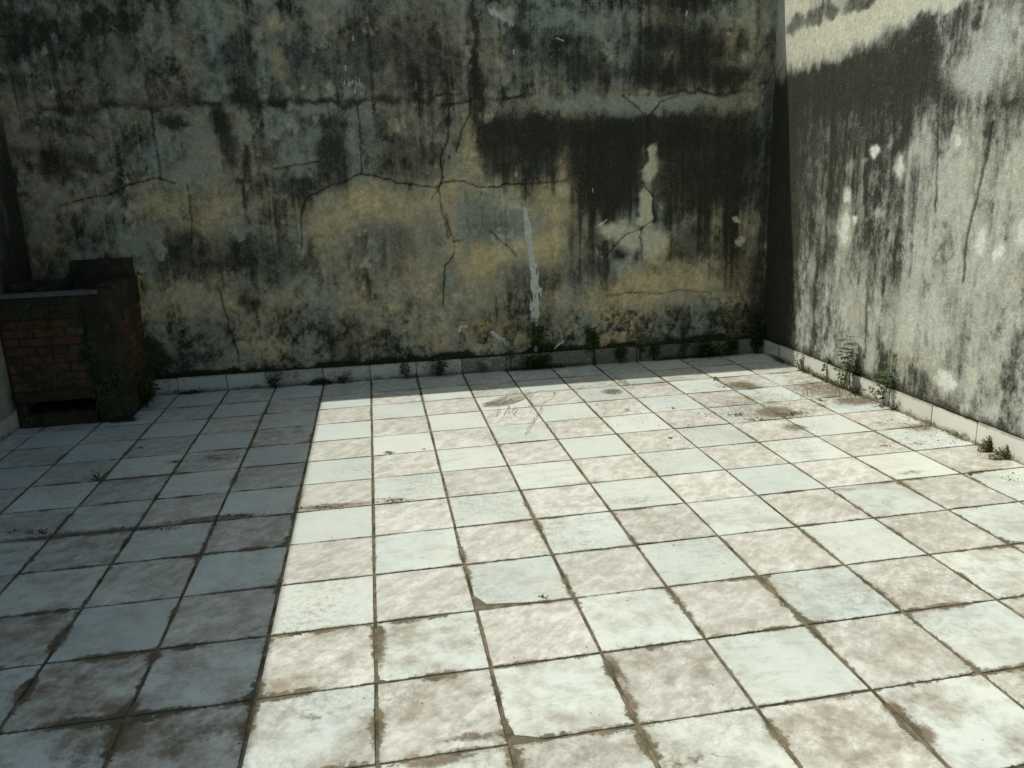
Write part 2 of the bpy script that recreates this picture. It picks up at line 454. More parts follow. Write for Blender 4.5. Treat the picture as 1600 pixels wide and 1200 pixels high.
def skirt_mat():
    n = NT('glazed_skirting_tile')
    p = n.pos(); r = n.rand()
    z = n.sep(p)[2]
    c = n.mix(r, (0.60, 0.595, 0.54), (0.52, 0.515, 0.465))
    a = n.noise(p, 12, 6, 0.7); b = n.noise(p, 55, 5, 0.7)
    dirt = n.attr('dirt', 'OBJECT')
    v = n.math('ADD', n.math('MULTIPLY', n.math('SUBTRACT', a, 0.5), 0.9), n.math('MULTIPLY', n.math('SUBTRACT', b, 0.5), 0.7))
    low = n.rng(n.math('ADD', n.math('MULTIPLY', z, 9.0), n.math('MULTIPLY', v, 1.2)), 0.0, 0.45, 1.0, 0.0)
    top = n.rng(n.math('ADD', n.math('MULTIPLY', n.math('SUBTRACT', 0.14, z), 30.0), n.math('MULTIPLY', v, 1.4)), 0.0, 0.6, 1.0, 0.0)
    gen = n.rng(n.math('ADD', v, n.math('MULTIPLY', dirt, 0.9)), 0.30, 0.75)
    m = n.math('MAXIMUM', n.math('MAXIMUM', n.math('MULTIPLY', low, 0.8), n.math('MULTIPLY', top, 0.6)), n.math('MULTIPLY', gen, 0.9))
    c = n.mix(m, c, n.mix(n.rng(a, 0.4, 0.6), (0.065, 0.06, 0.035), (0.17, 0.14, 0.095)))
    n.base(c); n.rough(n.mixf(m, 0.35, 0.9)); n.put(n.b.inputs['Specular IOR Level'], n.mixf(m, 0.4, 0.1))
    n.bump(a, 0.15, 0.002)
    return n.m
M['skirt'] = skirt_mat()

def leaf_mat(name, a, b, tr=0.35):
    n = NT(name)
    p = n.pos()
    c = n.mix(n.rng(n.noise(p, 30, 3, 0.6), 0.35, 0.65), a, b)
    n.base(c); n.rough(0.55); n.b.inputs['Specular IOR Level'].default_value = 0.3
    t = n.nd('ShaderNodeBsdfTranslucent'); n.put(t.inputs[0], c)
    ms = n.nd('ShaderNodeMixShader'); ms.inputs[0].default_value = tr
    n.t.links.new(n.b.outputs[0], ms.inputs[1]); n.t.links.new(t.outputs[0], ms.inputs[2]); n.t.links.new(ms.outputs[0], n.out.inputs[0])
    return n.m
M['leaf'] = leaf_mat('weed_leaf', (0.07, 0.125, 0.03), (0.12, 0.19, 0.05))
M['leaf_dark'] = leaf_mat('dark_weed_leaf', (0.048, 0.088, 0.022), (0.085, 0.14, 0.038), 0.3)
M['leaf_yellow'] = leaf_mat('yellowish_weed_leaf', (0.11, 0.13, 0.025), (0.17, 0.16, 0.05))
M['stem'] = leaf_mat('weed_stem', (0.07, 0.065, 0.03), (0.12, 0.10, 0.05), 0.05)
M['dry'] = leaf_mat('dry_straw', (0.13, 0.095, 0.05), (0.24, 0.185, 0.11), 0.1)
M['dry_print'] = leaf_mat('dried_stem', (0.30, 0.27, 0.21), (0.46, 0.42, 0.34), 0.0)
M['litter'] = leaf_mat('leaf_litter', (0.05, 0.04, 0.025), (0.115, 0.085, 0.05), 0.1)
M['moss'] = leaf_mat('moss', (0.020, 0.030, 0.010), (0.050, 0.065, 0.020), 0.1)

# ------------------------------------------------------------------ ground and floor
g = MB(); g.add([(-600, -600, -0.45), (600, -600, -0.45), (600, 600, -0.45), (-600, 600, -0.45)], [(0, 1, 2, 3)])
tag(g.build('ground', M['ground']), 'bare earth lying around the walled terrace', 'ground', kind='structure')

fl = MB()
fl.box((WL - 0.02, -24 * T, -0.40), (WR + 0.02, 0.45 * T, -0.0042))
floor = tag(fl.build('floor', M['grout']), 'terrace floor of plain and marbled tiles in checkerboard with dirty brown joints', 'floor', kind='structure')

rng = random.Random(5)
def tile_mesh(name, seed, chips=()):
    """0.4 m tile; outline with slightly uneven edges; chips = (corner, length along x, length along y)"""
    r = random.Random(seed)
    hx = 0.5 * T - 0.0066; hy = 0.5 * T - 0.0046
    ch = {c[0]: c[1:] for c in chips}
    corners = [(-1, -1), (1, -1), (1, 1), (-1, 1)]
    pts = []
    for k, (sx, sy) in enumerate(corners):
        if k in ch:
            lx, ly = ch[k]
            a = (sx * hx, sy * (hy - ly)); b = (sx * (hx - lx), sy * hy)
            m = (sx * (hx - lx * 0.16), sy * (hy - ly * 0.30)); 
            seq = [a, ((a[0] * .5 + m[0] * .5) - sx * 0.002, (a[1] + m[1]) / 2), m, ((b[0] + m[0]) / 2, (b[1] * .5 + m[1] * .5) - sy * 0.002), b]
            if k % 2 == 1: seq.reverse()
            pts += seq
        else:
            c = r.uniform(0.0015, 0.004)
            seq = [(sx * hx, sy * (hy - c)), (sx * (hx - c), sy * hy)]
            if k % 2 == 1: seq.reverse()
            pts += seq
        nx = corners[(k + 1) % 4]
        t = 0.86 if k in ch else (0.2 if (k + 1) % 4 in ch else r.uniform(0.35, 0.65))
        mx = (sx * (1 - t) + nx[0] * t) * hx; my = (sy * (1 - t) + nx[1] * t) * hy
        j = r.uniform(-0.0012, 0.0024)
        if sx == nx[0]: mx = sx * (hx - j)
        else: my = sy * (hy - j)
        pts.append((mx, my))
    # drop a mid point that falls inside a chip
    N = len(pts)
    ins = 0.0016
    v = [(x, y, -0.010) for x, y in pts] + [(x, y, -0.0014) for x, y in pts] + [(x * (1 - ins / hx), y * (1 - ins / hy), 0.0) for x, y in pts]
    f = []
    for i in range(N):
        k = (i + 1) % N
        f.append((i, k, N + k, N + i)); f.append((N + i, N + k, 2 * N + k, 2 * N + i))
    f.append(tuple(range(2 * N, 3 * N)))
    me = bpy.data.meshes.new(name); me.from_pydata(v, [], f); me.update()
    return me
base_meshes = {}
for kind in ('tile_plain', 'tile_marble'):
    base_meshes[kind] = []
    for s_ in range(4):
        me = tile_mesh('tile', 40 + s_); me.materials.append(M[kind]); base_meshes[kind].append(me)
CHIPS = {(1, 9): [(0, 0.26, 0.12)], (1, 11): [(0, 0.10, 0.11)], (4, 11): [(1, 0.03, 0.03)], (0, 12): [(1, 0.05, 0.04)], (0, 10): [(0, 0.035, 0.05)], (5, 12): [(3, 0.04, 0.03)]}
DIRT = {(0, 10): .75, (-1, 10): .75, (0, 11): .85, (-1, 11): .85, (1, 9): .45, (1, 10): .40, (1, 11): .6, (2, 11): .75, (2, 10): .6, (1, 12): 1.0, (0, 12): 1.1, (2, 12): .7, (3, 12): .85, (3, 11): .25,
        (4, 11): .7, (4, 12): .9, (5, 12): .9, (5, 11): .45, (3, 9): .25, (2, 9): .45, (-1, 9): .25, (0, 9): .4, (-2, 11): 1.0, (-2, 10): .75, (-2, 9): .45, (-3, 10): .95, (-3, 11): 1.1, (-3, 9): .55,
        (-4, 9): .85, (-4, 10): 1.1, (-4, 8): .75, (-5, 8): .7, (-5, 7): .65, (-4, 7): .85, (-3, 7): .45, (-3, 8): .6, (-5, 6): .6, (-4, 6): .75, (-2, 7): .6, (8, 3): .7, (8, 4): .55, (7, 3): .7, (7, 2): .75,
        (7, 4): .65, (8, 2): .7, (6, 4): .4, (6, 3): .45, (8, 5): .5, (8, 6): .45, (8, 7): .6, (-1, 8): .2}
JX = {i: rng.uniform(-0.0035, 0.0035) for i in range(-8, 11)}
JY = {j: rng.uniform(-0.003, 0.003) for j in range(0, 20)}
JX[-6] = 0
for j in range(0, 18):
    for i in range(-7, 9):
        x0 = i * T + JX[i]; x1 = (i + 1) * T + JX[i + 1]
        if i == -7: x0 = WL + 0.002
        if i == 8: x1 = WR - 0.004
        y1 = -j * T + JY[j]; y0 = -(j + 1) * T + JY[j + 1]
        if j == 0: y1 = rear_y((x0 + x1) / 2) - 0.002
        kind = 'tile_plain' if (i + j) % 2 == 0 else 'tile_marble'
        if (i, j) in CHIPS:
            me = tile_mesh('tile', 100 + i * 17 + j, CHIPS[(i, j)]); me.materials.append(M[kind]); rz = 0
        else:
            me = rng.choice(base_meshes[kind]); rz = rng.choice((0, 2))
        o = bpy.data.objects.new('tile', me); col.objects.link(o); o.parent = floor
        o.location = ((x0 + x1) / 2 + rng.uniform(-.0013, .0013), (y0 + y1) / 2 + rng.uniform(-.0013, .0013), rng.uniform(-0.0008, 0.0010))
        o.scale = ((x1 - x0) / T, (y1 - y0) / T, 1)
        o.rotation_euler = (rng.uniform(-.0035, .0035), rng.uniform(-.0035, .0035), rz * math.pi / 2 + rng.uniform(-.004, .004))
        dflt = 0.10 + 0.25 * rng.random() ** 2 if j < 8 else 0.3 + 0.4 * rng.random()
        if i <= -2 and j >= 3: dflt += 0.15
        if j <= 1: dflt += 0.1
        o['dirt'] = float(DIRT.get((i, j), dflt)) + (0.28 if i <= -2 and kind == 'tile_marble' else 0.05) + (0.16 if j >= 10 else 0.0)
        give_stains(o, x0, x1, y0, y1)

# ------------------------------------------------------------------ walls
CH = ('grime', 'ochre', 'cream', 'teal', 'moss', 'white', 'crack')
class Paint:
    def __init__(s, U, Z, conv, seed):
        s.U, s.Z, s.conv = U, Z, conv
        w1 = fbm(U * 5, Z * 5, 3, seed) - 0.5; w2 = fbm(U * 5, Z * 5, 3, seed + 7) - 0.5
        w3 = fbm(U * 22, Z * 22, 3, seed + 11) - 0.5; w4 = fbm(U * 22, Z * 16, 3, seed + 13) - 0.5
        s.Uw = U + 0.08 * w1 + 0.045 * w3; s.Zw = Z + 0.10 * w2 + 0.07 * w4
        w5 = fbm(U * 45, Z * 45, 2, seed + 17) - 0.5; w6 = fbm(U * 45, Z * 45, 2, seed + 19) - 0.5
        s.Uc = U + 0.012 * w1 + 0.02 * w3 + 0.012 * w5; s.Zc = Z + 0.012 * w2 + 0.02 * w4 + 0.012 * w6
        s.streak = fbm_axis(U * 16, Z * 0.9, 4, seed + 3)
        s.ch = {k: np.zeros_like(U) for k in CH}
        s.off = np.zeros_like(U)
    def mask(s, x, y, rx, ry, soft=0.6, box=2.0, fall=0.0):
        u, z = s.conv(x, y); ua, _ = s.conv(x - rx, y); ub, _ = s.conv(x + rx, y); _, za = s.conv(x, y - ry); _, zb = s.conv(x, y + ry)
        ru = max(abs(ub - ua) / 2, 1e-4); rz = max(abs(za - zb) / 2, 1e-4)
        dz = (s.Zw - z) / rz
        if fall:                                            # drips: the lower rim hangs down in streaks
            dz = np.where(dz < 0, dz / (1 + fall * np.clip((s.streak - 0.35) * 3, 0, 1.5)), dz)
        d = (np.abs((s.Uw - u) / ru) ** box + np.abs(dz) ** box) ** (1 / box)
        return 1 - sst(1 - soft, 1 + soft, d)
    def dark(s, x, y, rx, ry, a=0.7, **k):
        m = s.mask(x, y, rx, ry, **k) * a
        s.ch['grime'] = s.ch['grime'] + (1 - s.ch['grime']) * m
    def pale(s, x, y, rx, ry, a=0.7, **k):
        m = s.mask(x, y, rx, ry, **k) * a
        s.ch['grime'] = s.ch['grime'] * (1 - m)
    def add(s, c, x, y, rx, ry, a=0.8, clear=0.0, **k):
        m = s.mask(x, y, rx, ry, **k) * a
        s.ch[c] = np.maximum(s.ch[c], m)
        if clear: s.ch['grime'] = s.ch['grime'] * (1 - np.clip(m * clear, 0, 1))
    def dist(s, pts):
        P = [s.conv(*p[:2]) for p in pts]
        D = np.full_like(s.U, 9.0)
        for (a, b) in zip(P[:-1], P[1:]):
            lo = (min(a[0], b[0]) - 0.12, min(a[1], b[1]) - 0.12); hi = (max(a[0], b[0]) + 0.12, max(a[1], b[1]) + 0.12)
            q = np.nonzero((s.U > lo[0]) & (s.U < hi[0]) & (s.Z > lo[1]) & (s.Z < hi[1]))[0]
            if not len(q): continue
            du, dz = b[0] - a[0], b[1] - a[1]; L2 = du * du + dz * dz + 1e-12
            t = np.clip(((s.Uc[q] - a[0]) * du + (s.Zc[q] - a[1]) * dz) / L2, 0, 1)
            D[q] = np.minimum(D[q], np.hypot(s.Uc[q] - a[0] - t * du, s.Zc[q] - a[1] - t * dz))
        return D
    def crack(s, pts, w=0.005, a=1.0, halo=0.25):
        D = s.dist(pts)
        w = w * (0.45 + 1.2 * fbm(s.U * 7, s.Z * 7, 2, 91))
        m = (1 - sst(w * 0.25, w * 1.15, D)) * a * (0.55 + 0.45 * sst(0.35, 0.55, fbm(s.U * 11, s.Z * 11, 3, 93)))
        s.ch['crack'] = np.maximum(s.ch['crack'], m)
        h = (1 - sst(0, 0.025, D)) * halo
        s.ch['grime'] = s.ch['grime'] + (1 - s.ch['grime']) * h
        s.off -= 0.006 * m
    def stroke(s, c, pts, w, a=1.0, rag=0.6):
        D = s.dist(pts)
        n_ = fbm_axis(s.U * 60, s.Z * 14, 3, 77)
        s.ch[c] = np.maximum(s.ch[c], (1 - sst(0.3, 1.3, D / w + rag * (n_ - 0.5) * 2)) * a)

def grid_wall(name, us, zs, to_world, paint, mat, parent):
    nu, nz = len(us), len(zs)
    U, Z = np.meshgrid(us, zs); U = U.ravel(); Z = Z.ravel()
    P = paint(U, Z)
    XYZ = to_world(U, Z, P.off)
    me = bpy.data.meshes.new(name)
    me.vertices.add(nu * nz); me.vertices.foreach_set('co', XYZ.astype(np.float32).ravel())
    a = (np.arange(nz - 1)[:, None] * nu + np.arange(nu - 1)[None, :]).ravel()
    q = np.stack([a, a + 1, a + nu + 1, a + nu], 1)
    me.loops.add(q.size); me.loops.foreach_set('vertex_index', q.ravel().astype(np.int32))
    me.polygons.add(len(q)); me.polygons.foreach_set('loop_start', (np.arange(len(q)) * 4).astype(np.int32))
    me.update(calc_edges=True); me.shade_smooth()
    for c in CH:
        at = me.attributes.new(c, 'FLOAT', 'POINT')
        at.data.foreach_set('value', np.clip(P.ch[c], 0, 1).astype(np.float32))
    me.validate()
    return link(name, me, mat, parent)

def rear_paint(U, Z):
    p = Paint(U, Z, on_rear, 3)
    big = fbm(U * 1.1, Z * 1.4, 4, 21); med = fbm(U * 4.5, Z * 4.0, 5, 22, 0.6); hi = fbm(U * 14, Z * 12, 4, 25, 0.6)
    g = 0.36 + 0.55 * (big - 0.5) + 0.75 * (med - 0.5) + 0.45 * (hi - 0.5) + 0.38 * (p.streak - 0.5)
    blot = sst(0.46, 0.57, fbm(U * 7, Z * 5.5, 5, 27, 0.65)); blot2 = sst(0.46, 0.56, fbm(U * 20, Z * 15, 4, 28, 0.65))
    g = g + 0.26 * (blot - 0.5) + 0.20 * (blot2 - 0.5)
    g = g + 0.14 * sst(2.2, 2.45, Z) + 0.08 * sst(1.5, 1.9, Z) * (1 - sst(-1.2, 0.2, U))
    runs = sst(0.54, 0.74, fbm_axis(U * 24, Z * 0.75, 4, 33)) * sst(0.42, 0.62, fbm(U * 1.6, Z * 2.2, 3, 34))
    pruns = sst(0.56, 0.76, fbm_axis(U * 19, Z * 0.8, 4, 35)) * sst(0.42, 0.62, fbm(U * 1.8, Z * 2.0, 3, 36))
    g = g + 0.22 * runs - 0.24 * pruns + 0.10 * (1 - sst(-2.5, -1.2, U))
    low = 1 - sst(0.3, 0.9, Z)
    g = g + 0.35 * low * (sst(0.45, 0.58, fbm(U * 38, Z * 30, 3, 29, 0.6)) - 0.5)
    p.ch['grime'] = np.clip(g, 0.03, 1)
    p.ch['teal'] = np.clip(sst(0.45, 0.7, fbm(U * 2.2, Z * 1.6, 4, 41)) * 0.7, 0, 1)
    A = p.add
    p.ch['ochre'] = 0.66 * sst(0.43, 0.64, fbm(U * 2.4, Z * 2.6, 5, 43, 0.6)) * (1 - 0.6 * sst(1.5, 1.9, Z))
    # ---- tones of the plaster itself
    for a in [(570, 312, 38, 34, .95, .9), (520, 345, 50, 40, .75, .6), (625, 330, 60, 38, .8, .7), (720, 300, 70, 28, .7, .7), (660, 410, 60, 30, .7, .5), (760, 405, 40, 55, .85, .7), (850, 365, 42, 60, .85, .8),
              (735, 235, 15, 50, .8, .9), (880, 262, 11, 30, .9, .9), (330, 322, 60, 34, .6, .5), (240, 290, 34, 24, .5, .4), (700, 450, 60, 26, .6, .4), (1000, 452, 95, 28, .8, .6), (1105, 438, 70, 24, .75, .5),
              (1150, 462, 32, 22, .6, .4), (430, 330, 40, 26, .45, .4), (460, 455, 40, 18, .5, .4), (360, 470, 30, 18, .4, .3), (620, 205, 16, 16, .5, .5), (645, 178, 9, 13, .6, .7), (437, 38, 20, 17, .6, .7),
              (437, 92, 13, 24, .75, .9), (1030, 18, 24, 24, .5, .6), (1150, 60, 40, 46, .45, .55), (780, 75, 22, 34, .4, .4), (470, 140, 70, 12, .4, .4), (130, 90, 20, 40, .25, .2), (880, 480, 60, 24, .45, .3), (560, 450, 26, 26, .5, .3)]:
        A('ochre', a[0], a[1], a[2] * 1.05, a[3] * 1.05, a=a[4], clear=a[5] * .8, soft=.8)
    for a in [(40, 15, 60, 14, .9, .3), (170, 80, 28, 46, .6, .3), (200, 118, 22, 22, .7, .5), (330, 128, 26, 40, .7, .5), (240, 60, 34, 34, .5, .3), (300, 212, 36, 34, .6, .4), (290, 268, 32, 14, .8, .6),
              (450, 205, 70, 44, .6, .1), (740, 342, 30, 32, .8, .5), (795, 352, 56, 22, .7, .5), (840, 258, 30, 26, .6, .3), (1000, 166, 75, 15, .9, .75), (885, 160, 50, 10, .8, .6), (310, 462, 38, 22, .8, .5),
              (650, 390, 20, 26, .5, .4), (590, 385, 40, 30, .5, .2), (705, 440, 10, 24, .8, .6), (190, 372, 12, 14, .7, .8), (460, 410, 9, 11, .7, .6), (985, 80, 22, 20, .6, .7), (940, 40, 50, 16, .6, .5), (530, 130, 60, 10, .5, .3),
              (560, 15, 50, 12, .6, .3), (1090, 160, 70, 10, .7, .5), (1090, 42, 44, 24, .5, .6), (1020, 470, 120, 12, .4, .2), (1165, 270, 13, 17, .5, .45), (242, 450, 12, 60, .7, .55), (60, 70, 70, 48, .5, .0), (400, 545, 60, 24, .4, .2)]:
        A('teal', *a[:4], a=a[4], clear=a[5], soft=.8)
    zone = p.mask(700, 352, 215, 82, soft=.55, box=3) * (0.55 + 0.9 * (fbm(U * 3.5, Z * 3.5, 4, 71) - 0.5))
    p.ch['ochre'] = np.maximum(p.ch['ochre'], np.clip(zone, 0, 1)); p.ch['grime'] *= 1 - 0.45 * np.clip(zone, 0, 1)
    zone = p.mask(700, 455, 420, 40, soft=.8, box=3) * 0.55 * sst(0.42, 0.62, fbm(U * 3, Z * 4, 4, 72))
    p.ch['ochre'] = np.maximum(p.ch['ochre'], zone)
    p.ch['ochre'] *= 0.72 + 0.56 * np.clip((p.streak - 0.3) * 2.2, 0, 1) * (0.5 + med)
    for a in [(590, 388, 66, 38, .8), (745, 338, 34, 38, .8), (800, 352, 58, 24, .75), (676, 392, 24, 44, .5), (706, 440, 14, 28, .8), (825, 436, 46, 32, .6), (555, 425, 60, 24, .5), (640, 300, 16, 30, .4), (900, 410, 24, 40, .6), (770, 455, 70, 24, .5)]:
        m_ = p.mask(*a[:4], soft=.8) * a[4]
        p.ch['ochre'] *= 1 - m_; p.ch['grime'] = np.clip(p.ch['grime'] + 0.22 * m_, 0, 1)
    # ---- soot-black growth
    D = p.dark
    for a in [(815, 222, 74, 44, .85), (870, 205, 60, 24, .6)]:
        D(*a[:4], a=a[4], soft=.4, box=3.5, fall=.8)
    for a in [(950, 262, 58, 78, .95), (1105, 258, 84, 78, .88), (1012, 205, 100, 22, .85)]:
        D(*a[:4], a=a[4], soft=.42, box=3.4, fall=1.0)
    for a in [(375, 100, 24, 48, .65), (386, 148, 14, 18, .6), (482, 92, 46, 44, .55), (560, 90, 34, 62, .55), (650, 92, 64, 42, .6), (600, 40, 80, 30, .35), (741, 60, 6, 64, .75), (745, 130, 13, 40, .6), (870, 82, 84, 38, .5),
              (920, 112, 36, 28, .55), (1052, 72, 46, 40, .55), (1060, 4, 54, 13, .75), (1105, 82, 36, 36, .8), (1010, 84, 20, 38, .55), (1158, 66, 9, 19, .8), (1000, 116, 50, 20, .6), (1092, 118, 86, 18, .65), (1150, 118, 22, 15, .6),
              (65, 196, 26, 16, .6), (270, 190, 24, 13, .85), (345, 186, 17, 26, .9), (357, 232, 13, 26, .75), (385, 252, 9, 34, .8), (381, 305, 4, 20, .7), (100, 252, 46, 28, .6), (505, 188, 40, 12, .6), (522, 240, 27, 48, .85),
              (475, 292, 34, 16, .75), (630, 252, 54, 30, .5), (620, 200, 60, 30, .3), (340, 392, 90, 34, .5), (430, 402, 66, 28, .45), (275, 385, 24, 30, .45), (120, 365, 60, 26, .35), (930, 392, 18, 40, .6), (970, 396, 13, 11, .85),
              (1072, 384, 44, 24, .6), (1150, 400, 34, 50, .5), (560, 535, 70, 28, .5), (880, 430, 60, 20, .35), (1180, 480, 14, 90, .75), (1196, 300, 9, 260, .6), (150, 60, 50, 60, .30), (60, 80, 60, 46, .40), (600, 375, 44, 26, .35),
              (790, 500, 100, 22, .4), (480, 500, 60, 22, .3), (1090, 500, 90, 18, .3), (300, 560, 40, 14, .6), (15, 300, 22, 120, .5), (55, 420, 60, 30, .6)]:
        D(*a[:4], a=a[4] * .95, fall=.5, soft=.6)
    # ---- the day joint between two lifts of plaster
    for a in [(95, 172, 40, 4), (175, 165, 34, 4.5), (236, 172, 16, 4), (332, 160, 28, 2.5), (376, 158, 13, 6), (440, 157, 28, 4.5), (505, 157, 44, 3.5), (606, 153, 24, 5), (690, 152, 26, 2.5), (800, 150, 30, 2), (1100, 146, 70, 2.5), (560, 158, 20, 2.5)]:
        D(a[0], a[1], a[2], a[3] * 1.5, a=.75, soft=.9)
    # ---- bare pale plaster
    for a in [(1016, 268, 11, 20, 1), (1011, 318, 11, 27, 1), (1006, 345, 15, 11, .9), (1018, 240, 8, 14, .8), (960, 358, 24, 16, .85), (988, 374, 20, 19, .8), (1022, 380, 22, 30, .8), (1013, 405, 8, 14, .5), (1150, 343, 6, 3, .8), (1158, 377, 7, 8, .8),
              (787, 26, 15, 8, .6), (882, 300, 9, 14, .6), (560, 330, 16, 12, .3)]:
        A('cream', *a[:4], a=a[4], clear=1.3, soft=.5)
    wl = sst(0.60, 0.70, fbm(U * 9, Z * 7, 5, 31, 0.65)) * sst(0.45, 0.6, fbm(U * 1.7, Z * 1.7, 3, 32)) * (1 - sst(0.6, 0.85, p.ch['grime']))
    p.ch['cream'] = np.maximum(p.ch['cream'], 0.5 * wl); p.ch['grime'] *= (1 - 0.5 * wl)
    # ---- damp green foot of the wall
    foot = Z - 0.14 + 0.10 * (fbm(U * 6, Z * 6, 4, 51) - 0.5)
    mfoot = (1 - sst(0.0, 0.09, foot)) * 0.95
    p.ch['grime'] = p.ch['grime'] + (1 - p.ch['grime']) * mfoot * 0.8
    p.ch['moss'] = np.clip((1 - sst(0.0, 0.06, foot)) + 0.5 * (1 - sst(0.05, 0.35, foot)) * sst(0.5, 0.6, fbm(U * 14, Z * 14, 4, 53)), 0, 1) * 0.85
    A('moss', 1150, 505, 60, 30, a=.6); A('moss', 245, 560, 30, 34, a=.7); A('moss', 840, 520, 44, 40, a=.45); A('moss', 410, 560, 70, 22, a=.35); A('moss', 640, 540, 80, 22, a=.35)
    # ---- cracks
    for c, w in [([(95, 322), (130, 312), (165, 306), (185, 300), (200, 288), (230, 281), (250, 278), (272, 286)], .005), ([(237, 178), (240, 210), (247, 245), (250, 278)], .004), ([(293, 290), (298, 330), (300, 380)], .0035),
                 ([(472, 388), (470, 350), (472, 325), (480, 308), (510, 293), (540, 282), (564, 271), (590, 275), (620, 285), (640, 288), (682, 294), (692, 285), (725, 283), (745, 290), (780, 295), (790, 287), (830, 287), (885, 283)], .0055),
                 ([(564, 271), (564, 230), (563, 190), (558, 165), (550, 158)], .005),
                 ([(732, 158), (704, 163), (700, 190), (700, 216), (688, 248), (691, 276), (686, 296), (690, 332), (700, 348), (710, 376), (708, 400), (696, 416), (694, 452), (692, 476)], .0065),
                 ([(735, 155), (734, 176), (720, 208), (714, 236)], .006), ([(686, 296), (678, 304), (674, 312)], .004), ([(740, 180), (748, 200), (746, 222)], .004),
                 ([(972, 148), (996, 168), (1012, 184), (1032, 160), (1060, 150)], .006), ([(1012, 184), (1014, 205)], .008), ([(1003, 285), (1010, 294), (1020, 304), (1023, 325), (1022, 342), (1004, 356), (980, 366), (960, 384), (946, 402)], .0065),
                 ([(1004, 356), (1000, 370), (1003, 386), (1004, 404)], .0045), ([(948, 462), (985, 456), (1030, 459), (1065, 453), (1104, 456)], .0035), ([(339, 444), (348, 474), (360, 519), (372, 552)], .005), ([(764, 360), (786, 378), (808, 400)], .0035),
                 ([(388, 464), (398, 486), (405, 510)], .003), ([(120, 372), (130, 352), (132, 345)], .0035), ([(430, 265), (460, 258), (498, 252)], .0035), ([(775, 465), (777, 500)], .005), ([(640, 288), (640, 297)], .010), ([(708, 376), (722, 375)], .003)]:
        p.crack(c, w * 0.95, halo=.32)
    p.stroke('crack', [(1022, 328), (1023, 345)], .022, .9); p.stroke('crack', [(698, 335), (700, 372)], .014, .5)
    # ---- chalky smear and splashes
    p.stroke('white', [(820, 330), (824, 350)], .030); p.stroke('white', [(824, 350), (832, 405), (835, 430)], .036, 1, .7); p.stroke('white', [(835, 430), (838, 480), (838, 500)], .050, .8, 1.0); p.stroke('white', [(838, 490), (838, 560)], .014, .8, .8)
    p.stroke('white', [(717, 518), (718, 510), (730, 509)], .009); p.stroke('white', [(770, 520), (788, 533), (803, 547)], .022, .8, 1.0); p.stroke('white', [(880, 534), (866, 544)], .016, .8, .9); p.stroke('white', [(768, 18), (796, 36)], .035, .6, 1.0)
    for x, y in [(553, 60), (539, 106), (537, 130), (550, 128), (562, 128), (546, 131), (555, 140), (803, 82), (927, 297), (1072, 20), (544, 130)]:
        p.stroke('white', [(x, y - 3), (x, y + 4)], .0075, .9, .3)
    p.stroke('white', [(868, 60), (880, 64)], .008, .6, .6); p.stroke('white', [(934, 354), (948, 343)], .010, .8, .5)
    # relief: the upper lift stands a centimetre proud, plus trowel waves
    zl = on_rear(600, 156)[1]
    rag = 0.03 * (fbm(U * 6, U * 0 + 3.3, 3, 61) - 0.5)
    p.off += 0.009 * sst(-0.012, 0.012, Z - zl - rag) + 0.010 * (fbm(U * 1.6, Z * 1.6, 3, 62) - 0.5) + 0.004 * (fbm(U * 9, Z * 9, 3, 63) - 0.5)
    return p

